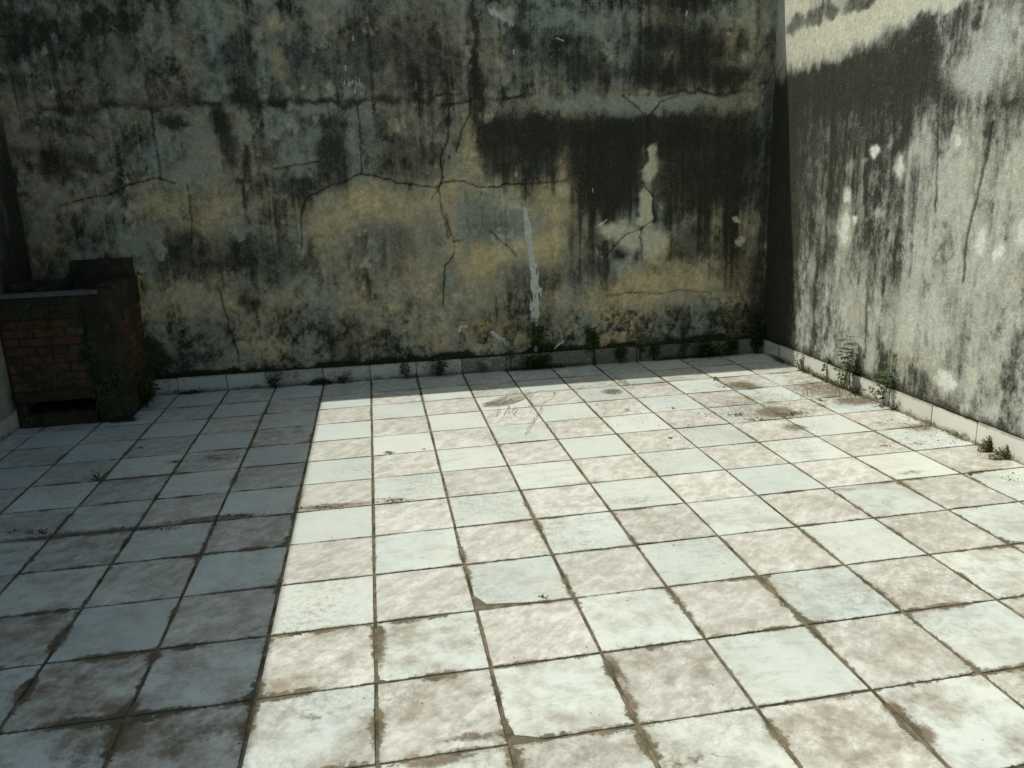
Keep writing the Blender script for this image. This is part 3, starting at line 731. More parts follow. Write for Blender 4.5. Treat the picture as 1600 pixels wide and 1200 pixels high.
def right_paint(U, Z):
    p = Paint(U, Z, on_right, 9)
    big = fbm(U * 1.6, Z * 1.0, 4, 121); med = fbm(U * 6, Z * 3.6, 5, 122, 0.6); hi = fbm(U * 17, Z * 10, 4, 125, 0.6)
    st = 0.6 * fbm_axis(U * 9, Z * 0.7, 4, 129) + 0.4 * fbm_axis(U * 40, Z * 1.6, 3, 130)
    g = 0.40 + 0.4 * (big - 0.5) + 0.7 * (med - 0.5) + 0.5 * (hi - 0.5) + 0.8 * (st - 0.5) + 0.3 * (p.streak - 0.5)
    blot = sst(0.46, 0.57, fbm(U * 11, Z * 6, 5, 127, 0.65)); blot2 = sst(0.46, 0.56, fbm(U * 30, Z * 17, 4, 128, 0.65))
    g = g + 0.30 * (blot - 0.5) + 0.24 * (blot2 - 0.5) + 0.06 + 0.12 * sst(1.2, 2.2, U)
    p.ch['grime'] = np.clip(g, 0.02, 1)
    p.ch['teal'] = sst(0.45, 0.7, fbm(U * 3, Z * 1.2, 4, 141)) * 0.7
    p.ch['cream'] = sst(0.60, 0.78, fbm_axis(U * 5, Z * 0.8, 3, 143)) * 0.4 * (1 - sst(1.2, 2.2, Z))
    D = p.dark; A = p.add
    belt = sst(0.46, 0.70, fbm(U * 14, Z * 9, 6, 171, 0.75))
    # dark olive belt under the pale top
    for a in [(1270, 135, 46, 42, .75), (1330, 120, 50, 50, .75), (1385, 90, 36, 50, .7), (1430, 85, 34, 58, .92), (1430, 150, 50, 40, .75), (1300, 200, 60, 60, .6), (1380, 190, 50, 50, .6)]:
        D(*a[:4], a=min(.97, a[4] * 1.08), soft=.42, fall=.9)
    for a in [(1330, 290, 60, 70, .5), (1290, 300, 36, 120, .45), (1430, 250, 26, 60, .45), (1258, 250, 16, 160, .5), (1485, 150, 22, 28, .6), (1580, 152, 22, 26, .6), (1500, 40, 24, 40, .45), (1466, 200, 5, 80, .75), (1425, 330, 30, 40, .35),
              (1272, 440, 14, 60, .5), (1406, 445, 17, 34, .55), (1300, 385, 40, 20, .45), (1240, 420, 10, 120, .4), (1502, 520, 16, 34, .6), (1442, 598, 24, 18, .65), (1350, 420, 16, 30, .3), (1375, 400, 26, 26, .4), (1560, 120, 20, 40, .3),
              (1390, 250, 20, 50, .4), (1580, 600, 14, 40, .35), (1540, 470, 14, 40, .25), (1505, 590, 8, 40, .4)]:
        D(*a[:4], a=a[4], fall=.6)
    p.ch['grime'] *= 1 - 0.2 * belt
    ws = sst(0.52, 0.72, fbm_axis(U * 6.5, Z * 0.45, 4, 173)) * (1 - sst(1.5, 2.3, Z)) * (0.35 + 0.65 * sst(1.2, 2.2, U))
    p.ch['grime'] *= 1 - 0.42 * ws; p.ch['cream'] = np.maximum(p.ch['cream'], 0.5 * ws)
    dr = sst(0.55, 0.70, fbm_axis(U * 13, Z * 1.1, 4, 175)) * sst(0.45, 0.6, fbm(U * 2.5, Z * 2.5, 4, 176))
    p.ch['grime'] = np.clip(p.ch['grime'] + 0.32 * dr, 0, 1)
    mould_shade = (1 - sst(0.36, 0.72, p.Uw + 0.25 * (med - 0.5))) * (1 - sst(2.30, 2.50, p.Zw)) * 0.97  # corner mould, also painting the rear wall's cast shade into the colour
    p.ch['grime'] = p.ch['grime'] + (1 - p.ch['grime']) * mould_shade; p.ch['cream'] *= 1 - mould_shade
    for a in [(1430, 85, 34, 58), (1400, 120, 60, 44), (1310, 130, 60, 40)]:
        D(*a, a=.75, soft=.5, fall=.9)
    # pale lime-washed top and light runs
    for a in [(1270, 60, 60, 34, 1), (1330, 40, 60, 36, 1), (1400, 12, 60, 26, 1), (1470, 0, 60, 16, 1), (1240, 20, 30, 60, .9)]:
        A('cream', *a[:4], a=a[4] * .92, clear=1.05, soft=.5, box=2.4, fall=.15)
    for a in [(1241, 38, 15, 14), (1272, 29, 16, 15), (1299, 17, 8, 13), (1334, 6, 20, 14), (1360, -4, 12, 8)]:
        m = p.mask(*a, soft=.25); p.ch['cream'] *= (1 - 0.95 * m); D(*a, a=.66, soft=.5)
    for a in [(1367, 238, 8, 9, 1), (1352, 256, 5, 4, .5), (1403, 258, 9, 17, .7), (1390, 222, 5, 10, .5), (1330, 260, 7, 9, .5), (1324, 310, 5, 11, .9), (1320, 362, 10, 28, .9), (1334, 345, 6, 7, .7), (1370, 336, 7, 8, .6), (1497, 212, 8, 14, .8),
              (1535, 372, 10, 24, .9), (1560, 392, 10, 18, .8), (1592, 362, 14, 20, .9), (1436, 235, 16, 16, .5), (1497, 300, 9, 10, .6), (1345, 470, 14, 60, .5), (1325, 480, 8, 60, .4), (1590, 260, 20, 80, .6), (1510, 262, 12, 66, .5), (1480, 590, 28, 22, .7),
              (1520, 592, 11, 26, .65), (1580, 440, 30, 30, .5), (1540, 240, 8, 40, .3), (1450, 560, 20, 14, .5), (1598, 100, 14, 40, .5), (1268, 415, 6, 18, .5), (1310, 435, 10, 40, .4)]:
        A('cream', *a[:4], a=a[4] * .9, clear=.9, soft=.8, fall=.4)
    for a in [(1367, 238, 8, 9), (1324, 310, 5, 11), (1320, 362, 9, 28), (1335, 346, 5, 6), (1497, 212, 7, 13), (1535, 372, 9, 24), (1560, 392, 8, 16), (1592, 362, 12, 18), (1403, 258, 7, 13), (1480, 592, 22, 16)]:
        A('white', a[0], a[1], a[2] * .9, a[3] * .9, a=.8, clear=1.0, soft=.7)
    for a in [(1530, 112, 44, 40, .8, .8), (1570, 45, 34, 44, .8, .7), (1485, 305, 26, 66, .8, .7), (1450, 495, 60, 60, .8, .6), (1405, 500, 30, 60, .7, .5), (1560, 500, 50, 60, .6, .5), (1290, 470, 10, 60, .6, .3), (1510, 430, 60, 40, .7, .5), (1370, 520, 40, 30, .6, .4)]:
        A('teal', *a[:4], a=a[4], clear=a[5])
    for c, w, a in [([(1550, 192), (1541, 250), (1526, 310), (1509, 380), (1505, 440)], .014, .55), ([(1466, 130), (1466, 260), (1462, 330)], .010, .5), ([(1352, 150), (1346, 200)], .004, .6), ([(1355, 440), (1352, 560)], .004, .6)]:
        p.crack(c, w, a, halo=.4)
    foot = Z - 0.135 + 0.09 * (fbm(U * 6, Z * 6, 4, 151) - 0.5)
    mf = 1 - sst(0.0, 0.10, foot)
    p.ch['grime'] = p.ch['grime'] + (1 - p.ch['grime']) * mf * 0.75
    p.ch['moss'] = np.clip(1 - sst(0.0, 0.05, foot), 0, 1) * 0.6 * (0.4 + 0.6 * (U < 1.7))
    p.off += 0.014 * (fbm(U * 1.8, Z * 1.4, 3, 162) - 0.5) + 0.006 * (fbm(U * 8, Z * 7, 4, 163) - 0.5)
    return p
def left_paint(U, Z):
    p = Paint(U, Z, on_right, 15)
    g = 0.55 + 0.6 * (fbm(U * 1.6, Z * 1.0, 4, 221) - 0.5) + 0.6 * (fbm(U * 6, Z * 4, 4, 222) - 0.5) + 0.5 * (p.streak - 0.5)
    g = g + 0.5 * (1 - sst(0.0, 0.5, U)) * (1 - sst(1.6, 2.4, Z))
    p.ch['grime'] = np.clip(g, 0.05, 1)
    p.ch['teal'] = sst(0.4, 0.7, fbm(U * 2, Z * 1.2, 4, 241)) * 0.8
    p.off += 0.012 * (fbm(U * 1.8, Z * 1.4, 3, 262) - 0.5)
    return p

ZF = 3.14
def zrow(step): return np.concatenate([np.arange(0.0, ZF, step), np.linspace(ZF, H, 8)])
# rear wall
wall = tag(empty('plastered_wall', (0, rear_y(0), 0)), 'long shaded rear wall with black streaks, ochre patches and branching cracks', 'wall')
def rear_world(U, Z, off): return np.stack([U, BS * U - off, Z], 1)
grid_wall('plaster', np.arange(WL - 0.02, WR + 0.02, 0.0078), zrow(0.0078), rear_world, rear_paint, M['rear'], wall)
m = MB()
xa, xb = WL - 0.30, WR + 0.30
m.add([(xa, BS * xa + .03, -.40), (xb, BS * xb + .03, -.40), (xb, BS * xb + .2, -.40), (xa, BS * xa + .2, -.40), (xa, BS * xa + .03, H + .003), (xb, BS * xb + .03, H + .003), (xb, BS * xb + .2, H + .003), (xa, BS * xa + .2, H + .003)],
      [(0, 3, 2, 1), (4, 5, 6, 7), (0, 1, 5, 4), (1, 2, 6, 5), (2, 3, 7, 6), (3, 0, 4, 7)])
m.build('masonry', M['concrete'], wall)
SK = 0.138; ST = 0.011
def skirting(parent, along, dirtf, seed):
    r = random.Random(seed)
    for k, (a, b) in enumerate(along):
        m = MB()
        L = b - a
        jj = [r.uniform(-0.0015, 0.0015) for _ in range(4)]
        m.bbox((-L / 2 + 0.003, -ST, 0.0), (L / 2 - 0.003, 0.004, SK + r.uniform(-.004, .003)), 0.0016, 0.0004, r)
        o = m.build('skirting_tile', M['skirt'], parent)
        o['dirt'] = float(dirtf((a + b) / 2, r))
        yield o, (a + b) / 2, r
edges = [-6.43] + list(range(-6, 10)); edges[-1] = 9.02
for o, c, r in skirting(wall, [(edges[k] * T, edges[k + 1] * T) for k in range(len(edges) - 1)],
                        lambda c, r: {-4: .35, -5: .5}.get(int(math.floor(c / T)), .30 + .2 * r.random()) + (.30 if 2 * T < c < 5 * T else 0) + (.40 if c > 5.0 * T else 0), 3):
    o.location = (c, BS * c - 0.0035 + r.uniform(-.0015, .001), 0.001); o.rotation_euler = (r.uniform(-.01, .01), 0, math.atan(BS))
# right wall
rwall = tag(empty('plastered_wall', (WR, 0, 0)), 'sunlit side wall with pale cream top above a dark olive stain', 'wall')
def right_world(U, Z, off): return np.stack([-off, -U, Z], 1)
us = np.concatenate([np.arange(-0.05, 3.5, 0.0062), np.linspace(3.55, 8.6, 60)])
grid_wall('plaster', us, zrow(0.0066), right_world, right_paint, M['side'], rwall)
m = MB(); m.box((.03, -9.6, -.40), (.2, rear_y(WR) + 0.025, H - .004)); m.build('masonry', M['concrete'], rwall)
for o, c, r in skirting(rwall, [(k * T, (k + 1) * T) for k in range(0, 21)], lambda c, r: .1 + .12 * r.random() + (.35 if c < T else 0), 8):
    o.rotation_euler = (r.uniform(-.008, .008), 0, math.radians(-90)); o.location = (-0.0035 + r.uniform(-.0015, .001), -c + 0.004, 0.001)
# left wall
lwall = tag(empty('plastered_wall', (WL, 0, 0)), 'dark shaded side wall behind the brick tub', 'wall')
def left_world(U, Z, off): return np.stack([off, -U, Z], 1)
us = np.concatenate([np.arange(-0.12, 1.6, 0.02), np.linspace(1.65, 8.6, 50)])[::-1]
grid_wall('plaster', us, np.concatenate([np.arange(0, ZF, .02), np.linspace(ZF, H, 8)]), left_world, left_paint, M['rear'], lwall)
m = MB(); m.box((-.2, -9.6, -.40), (-.03, rear_y(WL) + 0.025, H + .006)); m.build('masonry', M['concrete'], lwall)
for o, c, r in skirting(lwall, [(k * T, (k + 1) * T) for k in range(0, 21)], lambda c, r: .3 + .2 * r.random(), 9):
    o.rotation_euler = (r.uniform(-.008, .008), 0, math.radians(90)); o.location = (0.0035, -c, 0.001)

# soil lodged on top of the skirting
def soil_strip(parent, n, place, seed, hmax):
    r = random.Random(seed); m = MB(); prev = None
    for k in range(n + 1):
        t = k / n
        h = hmax * (0.35 + 0.65 * r.random()); w = ST * r.uniform(.8, 1.25)
        ring = [place(t, 0.0, SK - 0.004), place(t, w, SK - 0.004), place(t, w * .8, SK + h * .5), place(t, 0, SK + h)]
        m.v += [tuple(q) for q in ring]
        if prev is not None:
            for i in range(3): m.f.append((prev + i, prev + i + 1, prev + 5 + i, prev + 4 + i))
        prev = 4 * k
    tag(m.build('soil', M['soil'], parent, smooth=True), None, None, kind='stuff')
soil_strip(wall, 420, lambda t, w, z: (WL + (WR - WL) * t, BS * (WL + (WR - WL) * t) - w - 0.0005, z), 4, 0.017)
soil_strip(rwall, 240, lambda t, w, z: (-w - 0.0005, -8 * t, z), 6, 0.010)

# ------------------------------------------------------------------ brick tub in the corner
TX0, TX1 = -6.41 * T, -4.5 * T
TY0 = -1.65 * T; TY1 = rear_y(-5.4 * T) - 0.016
tub = tag(empty('brick_tub', ((TX0 + TX1) / 2, TY0, 0)), 'old open brick wash tub with mossy corner pier against the rear wall', 'tub')
ox, oy = (TX0 + TX1) / 2, TY0
W2 = (TX1 - TX0) / 2; DP = TY1 - TY0
ZB0, ZB1, ZR = 0.275, 0.80, 0.985
r = random.Random(12)
# core of mortar: three walls and a back, open on top, hollow underneath
m = MB(); c = 0.005
m.box((-W2 + .002, c, ZB0 - .03), (W2 - c, .11, ZB1 + .02)); m.box((W2 - .11, .111, ZB0 - .03), (W2 - c, DP - .001, ZB1 + .02)); m.box((-W2 + .002, .111, ZB0 - .03), (-W2 + .10, DP - .001, ZB1 + .02)); m.box((-W2 + .101, .112, ZB0 - .028), (W2 - .111, DP - .002, ZB0 + .05))
m.box((-W2 + .101, DP - .08, ZB0 + .051), (W2 - .111, DP - .003, ZB1 + .02))
m.build('mortar_core', M['mortar'], tub)
bh = (ZB1 - ZB0) / 8
def brick(a, b):
    mm = MB(); mm.bbox(a, b, 0.005, 0.0022, r); mm.build('brick', M['brick'], tub)
for k in range(8):
    z0 = ZB0 + k * bh + .004; z1 = ZB0 + (k + 1) * bh - .004
    x = -W2 + .004 - (0.105 if k % 2 else 0)
    while x < W2 - .21:
        x1 = min(x + .205, W2 - .205); xs = max(x, -W2 + .004)
        if x1 - xs > .03: brick((xs, r.uniform(-.003, .003), z0), (x1 - .009, .06, z1))
        x += .212
    y = .02 + (0 if k % 2 else 0.105)
    y = .115 - (.09 if k % 2 else 0)
    while y < DP - .03:
        ya = max(y, .115); yb = min(y + .205, DP - .004)
        if yb - ya > .03: brick((W2 - .06, ya, z0), (W2 + r.uniform(-.003, .003), yb - .009, z1))
        y += .212
# rendered rim, thick and uneven
def lumpy(name, a, b, mat, amp=.008, seg=.03, seed=0, parent=tub):
    """box subdivided and roughened"""
    import bmesh
    bm = bmesh.new()
    bmesh.ops.create_cube(bm, size=1)
    for v in bm.verts:
        v.co = Vector([a[i] + (v.co[i] + .5) * (b[i] - a[i]) for i in range(3)])
    n = max(2, int(max(b[i] - a[i] for i in range(3)) / seg))
    bmesh.ops.subdivide_edges(bm, edges=bm.edges[:], cuts=min(n, 22), use_grid_fill=True)
    P = np.array([v.co[:] for v in bm.verts])
    cx = (np.array(a) + np.array(b)) / 2
    dirn = P - cx; hh = (np.array(b) - np.array(a)) / 2; dd = dirn / hh; dd = np.where(np.abs(dd) > .98, np.sign(dd), 0); dd /= np.maximum(np.linalg.norm(dd, axis=1, keepdims=True), 1e-6)
    nn = fbm(P[:, 0] * 14 + P[:, 2] * 11 + seed, P[:, 1] * 14 - P[:, 2] * 9, 4, seed) - .5
    P = P + dd * (nn * amp * 2)[:, None]
    ed = (np.abs(dirn / hh) > .98).sum(1) >= 2
    P[ed] -= dd[ed] * amp * .6
    for v, q in zip(bm.verts, P): v.co = q
    me = bpy.data.meshes.new(name); bm.to_mesh(me); bm.free(); me.shade_smooth()
    return link(name, me, mat, parent)
lumpy('rim', (-W2 + .001, -.012, ZB1), (W2 - .10, .12, ZR - .022), M['rim'], .007, seed=1)
lumpy('rim', (W2 - .125, .10, ZB1), (W2 + .010, DP - .002, ZR + .028), M['rim'], .008, seed=2)
lumpy('rim', (-W2 + .002, .12, ZB1), (-W2 + .10, DP - .002, ZR - .02), M['rim'], .007, seed=3)
lumpy('rim_capping', (-W2 + .001, -.022, ZR - .0235), (W2 - .075, .10, ZR + .004), M['pale_rim'], .003, seed=4)
lumpy('upstand', (-.08, DP - .075, ZB1 + .02), (W2 - .004, DP - .003, 1.16), M['rim'], .007, seed=5)
lumpy('upstand', (-W2 + .003, DP - .055, ZB1 + .02), (-.082, DP - .004, ZR + .03), M['rim'], .006, seed=8)
lumpy('pier', (W2 - .20, -.016, 0.0), (W2 + .013, .115, ZR + .004), M['rim'], .012, .03, seed=6)
lumpy('pier', (-W2 + .002, .002, 0.0), (-W2 + .07, .10, ZB0 - .02), M['rim'], .006, seed=7)
lumpy('ledge', (-W2 + .001, -.012, .192), (W2 - .19, .14, ZB0 - .006), M['rim'], .006, seed=9)
lumpy('side_footing', (W2 - .10, .11, 0.0), (W2 + .006, DP - .003, ZB0 - .02), M['rim'], .010, seed=10)
lumpy('plinth', (-W2 + .003, -.005, 0.0), (W2 - .21, DP - .02, .10), M['rim'], .010, seed=11)
m = MB(); m.box((-W2 + .09, .10, ZB1 - .06), (W2 - .11, DP - .05, ZB1 + .06)); m.build('fill', M['water'], tub)
# moss hanging on the pier, the rim and the side
r = random.Random(44); mm = MB()
def mossy(x0, x1, y0, y1, z0, z1, nrm, cnt):
    for _ in range(cnt):
        x, y, z = r.uniform(x0, x1), r.uniform(y0, y1), z0 + (z1 - z0) * r.random()
        if fbm(np.array([x * 9 + y * 7]), np.array([z * 8.0]), 3, 5)[0] < .47: continue
        d = Vector((r.uniform(-.7, .7) + nrm[0] * .7, r.uniform(-.7, .7) + nrm[1] * .7, r.uniform(-1, .5)))
        mm.leaf((x, y, z), d, (nrm[0] + r.uniform(-.4, .4), nrm[1] + r.uniform(-.4, .4), .5), r.uniform(.010, .028), r.uniform(.007, .014), .3)
mossy(W2 - .21, W2 + .01, -.030, -.014, .02, .75, (0, -1), 900)
mossy(W2 + .008, W2 + .022, 0, DP, .02, .45, (1, 0), 900)
mossy(-W2 + .02, W2 - .2, -.026, -.012, .72, .95, (0, -1), 260)
mossy(-W2 + .02, W2 - .2, -.014, -.006, .02, .10, (0, -1), 300)
mossy(-W2 + .02, W2 - .2, -.010, -.004, .28, .42, (0, -1), 160)
tag(mm.build('moss', M['leaf_dark'], tub), None, None, kind='stuff')
# loose brick left on the tub
m = MB(); m.bbox((-.105, -.05, 0), (.105, .05, .058), .006, .003, r)
lb = m.build('loose_brick', M['brick'], None, loc=(TX0 + .055, TY0 + .34, ZR - .014)); lb.rotation_euler = (0, 0, math.radians(84))
tag(lb, 'loose worn brick lying on the left rim of the brick tub', 'brick')

# ------------------------------------------------------------------ plants
def weed(name, label, base, h, spread, n_stems, leaf_len, seed, leafmat='leaf', style='leafy', lean=(0, 0), group=None, density=1.0, stem_mat='stem'):
    """leafy: stems with alternate leaves; frond: stems with flat side fronds; tuft: low cushion; grass: blades"""
    r = random.Random(seed)
    leaf_len *= 1.35
    t = empty(name, base)
    tag(t, label, 'weed' if name != 'moss_cushion' else 'moss', group)
    st = MB(); lf = MB()
    if style in ('leafy', 'frond', 'crown'):
        for s_ in range(n_stems):
            hh = h * (1 if s_ == 0 else r.uniform(.45, .95))
            ang = r.uniform(0, 2 * math.pi); sp = spread * r.uniform(.1, 1)
            dx, dy = math.cos(ang) * sp + lean[0] * hh, -abs(math.sin(ang)) * sp * .45 + lean[1] * hh
            b0 = Vector((r.uniform(-.5, .5) * spread * .5, -r.uniform(0, .015), 0))
            pts = []
            for k in range(7):
                q = k / 6
                pts.append(b0 + Vector((dx * q ** 1.4 + r.uniform(-.006, .006), dy * q ** 1.4 + r.uniform(-.004, .004), hh * q)))
            st.tube(pts, 0.0022, 0.0009, 5)
            if style != 'frond':
                lo = .22 if style == 'leafy' else .52
                n = int(hh / leaf_len * 3.2 * density) + 3
                for k in range(n):
                    q = lo + (1 - lo) * (k + r.random()) / n
                    i = min(5, int(q * 6)); f = q * 6 - i
                    p = pts[i].lerp(pts[i + 1], f)
                    a = r.uniform(0, 2 * math.pi)
                    d = Vector((math.cos(a), -abs(math.sin(a)) * .8 + .15, r.uniform(-.15, .6)))
                    L = leaf_len * r.uniform(.6, 1.2)
                    tip = p + d.normalized() * L * .5
                    st.tube([p, p.lerp(tip, .6), tip], .0007, .0005, 3)
                    lf.leaf(tip, d, (r.uniform(-.4, .4), r.uniform(-.5, .2), 1), L, L * .55, r.uniform(.05, .35))
            else:
                n = max(3, int(hh / .045 * density))
                for k in range(n):
                    q = .35 + .65 * (k + .5 * r.random()) / n
                    i = min(5, int(q * 6)); p = pts[i].lerp(pts[i + 1], q * 6 - i)
                    sd = -1 if k % 2 else 1
                    FL = leaf_len * 4.2 * r.uniform(.6, 1.1) * (1.15 - .5 * q)
                    d = Vector((sd * r.uniform(.6, 1), r.uniform(-.7, .2), r.uniform(-.05, .35))).normalized()
                    e = p + d * FL + Vector((0, 0, -FL * .18))
                    mid = p.lerp(e, .5) + Vector((0, 0, FL * .06))
                    st.tube([p, mid, e], .0009, .0005, 3)
                    for u in range(int(9 * density) + 2):
                        v = (u + .5) / (int(9 * density) + 2); c_ = p.lerp(mid, v * 2) if v < .5 else mid.lerp(e, v * 2 - 1)
                        sd2 = -1 if u % 2 else 1
                        side = d.cross(Vector((0, 0, 1))).normalized() * sd2
                        lf.leaf(c_, side + d * .5 + Vector((0, 0, r.uniform(-.2, .2))), (0, 0, 1), leaf_len * r.uniform(.9, 1.4), leaf_len * .6, .1)
    elif style == 'tuft':
        n = int(260 * density)
        for k in range(n):
            a = r.uniform(0, 2 * math.pi); q = r.random() ** .6
            hz = h * (1 - q * q) * r.uniform(.2, 1.05)
            p = Vector((math.cos(a) * q * spread, -abs(math.sin(a)) * q * min(spread * .5, .07), max(.002, hz)))
            d = Vector((math.cos(a) * .7 + r.uniform(-.5, .5), -abs(math.sin(a)) * .6 + r.uniform(-.4, .2), r.uniform(.0, 1)))
            lf.leaf(p - d.normalized() * leaf_len * .3, d, (r.uniform(-.5, .5), -.4, 1), leaf_len * r.uniform(.5, 1.2), leaf_len * .5, .2)
        for k in range(int(18 * density)):
            a = r.uniform(0, 2 * math.pi); q = r.random() * .8
            b = Vector((math.cos(a) * q * spread * .6, -abs(math.sin(a)) * q * .02, 0))
            st.tube([b, b + Vector((math.cos(a) * .01, -.004, h * .5)), b + Vector((math.cos(a) * spread * .4, -.01, h * r.uniform(.6, 1)))], .0012, .0006, 4)
    else:
        for k in range(n_stems):
            a = r.uniform(0, 2 * math.pi); hh = h * r.uniform(.45, 1.05)
            b = Vector((math.cos(a) * spread * .3 * r.random(), -abs(math.sin(a)) * spread * .2 * r.random(), 0))
            tip = b + Vector((math.cos(a) * spread * r.uniform(.2, 1), -abs(math.sin(a)) * spread * .6, hh))
            mid = b.lerp(tip, .5) + Vector((0, 0, hh * .22)); 
            st.tube([b, b.lerp(mid, .5), mid, mid.lerp(tip, .5) + Vector((0, 0, hh * .06)), tip], .0017, .0005, 3)
            if r.random() < .5: lf.leaf(mid, tip - mid, (0, -.3, 1), leaf_len, leaf_len * .25, .3)
    if st.v: st.build('stem', M[stem_mat], t, smooth=True)
    if lf.v: lf.build('foliage', M[leafmat], t)
    return t
def rear_base(px, on_top=False):
    x = on_floor(px, 592.5 - (px - 580) * 0.0715)[0]
    return (x, rear_y(x) - ST - .006, SK + .002 if on_top else .001)
def right_base(py, px):
    q = on_floor(px, py); return (WR - ST - .010, q[1], .001)

# in the shade, along the rear wall
GR = 'weeds along the foot of the rear wall'
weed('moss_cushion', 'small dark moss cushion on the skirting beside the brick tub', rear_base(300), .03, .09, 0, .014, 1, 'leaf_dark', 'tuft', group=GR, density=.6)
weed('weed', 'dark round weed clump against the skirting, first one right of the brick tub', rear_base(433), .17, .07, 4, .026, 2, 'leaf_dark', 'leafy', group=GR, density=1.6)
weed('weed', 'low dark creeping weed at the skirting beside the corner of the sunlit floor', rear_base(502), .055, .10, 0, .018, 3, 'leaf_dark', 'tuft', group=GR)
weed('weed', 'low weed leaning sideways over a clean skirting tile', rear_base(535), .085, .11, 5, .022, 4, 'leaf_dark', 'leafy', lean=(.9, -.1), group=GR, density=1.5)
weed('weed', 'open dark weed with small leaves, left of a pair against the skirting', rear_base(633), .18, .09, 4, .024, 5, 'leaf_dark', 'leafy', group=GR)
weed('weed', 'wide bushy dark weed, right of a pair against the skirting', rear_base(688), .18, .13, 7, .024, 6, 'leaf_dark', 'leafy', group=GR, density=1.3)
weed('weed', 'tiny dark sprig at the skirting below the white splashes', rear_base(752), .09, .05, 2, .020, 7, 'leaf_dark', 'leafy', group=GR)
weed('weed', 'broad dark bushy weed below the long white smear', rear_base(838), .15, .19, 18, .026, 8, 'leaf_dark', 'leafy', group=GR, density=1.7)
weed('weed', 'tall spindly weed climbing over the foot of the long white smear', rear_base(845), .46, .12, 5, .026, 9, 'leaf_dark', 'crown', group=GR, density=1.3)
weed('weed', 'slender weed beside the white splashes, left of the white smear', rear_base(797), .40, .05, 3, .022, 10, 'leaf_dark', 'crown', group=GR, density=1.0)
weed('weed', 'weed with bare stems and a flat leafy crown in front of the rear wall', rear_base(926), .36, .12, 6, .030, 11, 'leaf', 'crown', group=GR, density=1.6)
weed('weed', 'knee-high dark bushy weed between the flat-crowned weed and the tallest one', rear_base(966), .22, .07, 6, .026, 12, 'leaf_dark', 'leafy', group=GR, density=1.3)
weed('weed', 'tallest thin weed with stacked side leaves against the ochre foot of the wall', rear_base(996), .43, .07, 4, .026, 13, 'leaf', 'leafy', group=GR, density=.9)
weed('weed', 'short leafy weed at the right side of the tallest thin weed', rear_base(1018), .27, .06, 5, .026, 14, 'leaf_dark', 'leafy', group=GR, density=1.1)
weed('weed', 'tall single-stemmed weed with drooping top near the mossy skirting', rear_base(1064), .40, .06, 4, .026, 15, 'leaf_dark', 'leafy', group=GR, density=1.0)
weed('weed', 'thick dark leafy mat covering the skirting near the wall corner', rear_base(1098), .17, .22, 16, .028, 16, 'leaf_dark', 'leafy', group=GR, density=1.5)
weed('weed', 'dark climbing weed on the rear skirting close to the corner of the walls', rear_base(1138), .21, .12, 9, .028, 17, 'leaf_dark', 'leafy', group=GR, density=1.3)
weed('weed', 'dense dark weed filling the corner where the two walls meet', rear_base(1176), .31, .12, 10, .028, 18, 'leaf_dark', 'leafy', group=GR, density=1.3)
# along the sunlit side wall
GS = 'weeds along the foot of the sunlit wall'
weed('weed', 'small bright green weed at the edge of the shadow by the sunlit wall', right_base(577, 1250), .16, .08, 4, .026, 21, 'leaf', 'leafy', lean=(-.25, 0), group=GS)
weed('grass_tuft', 'brown dry grass tuft at the foot of the small bright green weed', right_base(581, 1258), .08, .10, 40, .02, 22, 'dry', 'grass', group=GS, stem_mat='dry')
weed('weed', 'dark green weed with a bunched leafy head leaning on the sunlit wall', right_base(594, 1288), .24, .05, 3, .026, 23, 'leaf_dark', 'leafy', lean=(.02, 0), group=GS)
weed('weed', 'tall feathery weed with flat side fronds before the sunlit wall', right_base(612, 1328), .50, .10, 4, .018, 24, 'leaf', 'frond', lean=(-.15, .05), group=GS, density=.9)
weed('grass_tuft', 'brown dry grass tuft at the foot of the tall feathery weed', right_base(614, 1332), .13, .14, 60, .02, 25, 'dry', 'grass', group=GS, stem_mat='dry')
weed('weed', 'low weed with grey-green leaves left of the tall feathery weed', right_base(606, 1316), .20, .10, 4, .022, 26, 'leaf', 'leafy', lean=(-.3, 0), group=GS)
weed('weed', 'leafy fresh green weed standing before a clean white skirting tile', right_base(631, 1374), .24, .10, 5, .030, 27, 'leaf', 'leafy', lean=(-.2, 0), group=GS)
weed('weed', 'thin upright weed whose shadow falls on the pale plaster', right_base(636, 1390), .40, .06, 3, .018, 28, 'leaf', 'frond', lean=(-.08, 0), group=GS, density=.8)
weed('grass_tuft', 'small straw-coloured tuft beside the fresh green weed', right_base(640, 1398), .09, .10, 40, .02, 29, 'dry', 'grass', group=GS, stem_mat='dry')
weed('weed', 'yellow-green moss-like clump at the foot of a white skirting tile', right_base(702, 1552), .085, .07, 0, .016, 30, 'leaf_yellow', 'tuft', group=GS, density=1.2)
weed('weed', 'ragged low yellowish weed row in front of the skirting', right_base(713, 1578), .075, .10, 0, .016, 31, 'leaf_yellow', 'tuft', group=GS, density=1.0)
weed('grass_tuft', 'tiny grass tuft growing from a joint in the shaded floor', tuple(on_floor(152, 748)), .055, .035, 16, .018, 32, 'leaf', 'grass', stem_mat='leaf_dark')
weed('weed', 'small pale sprout in a floor joint at the edge of the shadow', tuple(on_floor(1115, 594)), .035, .02, 2, .016, 33, 'leaf_yellow', 'leafy')
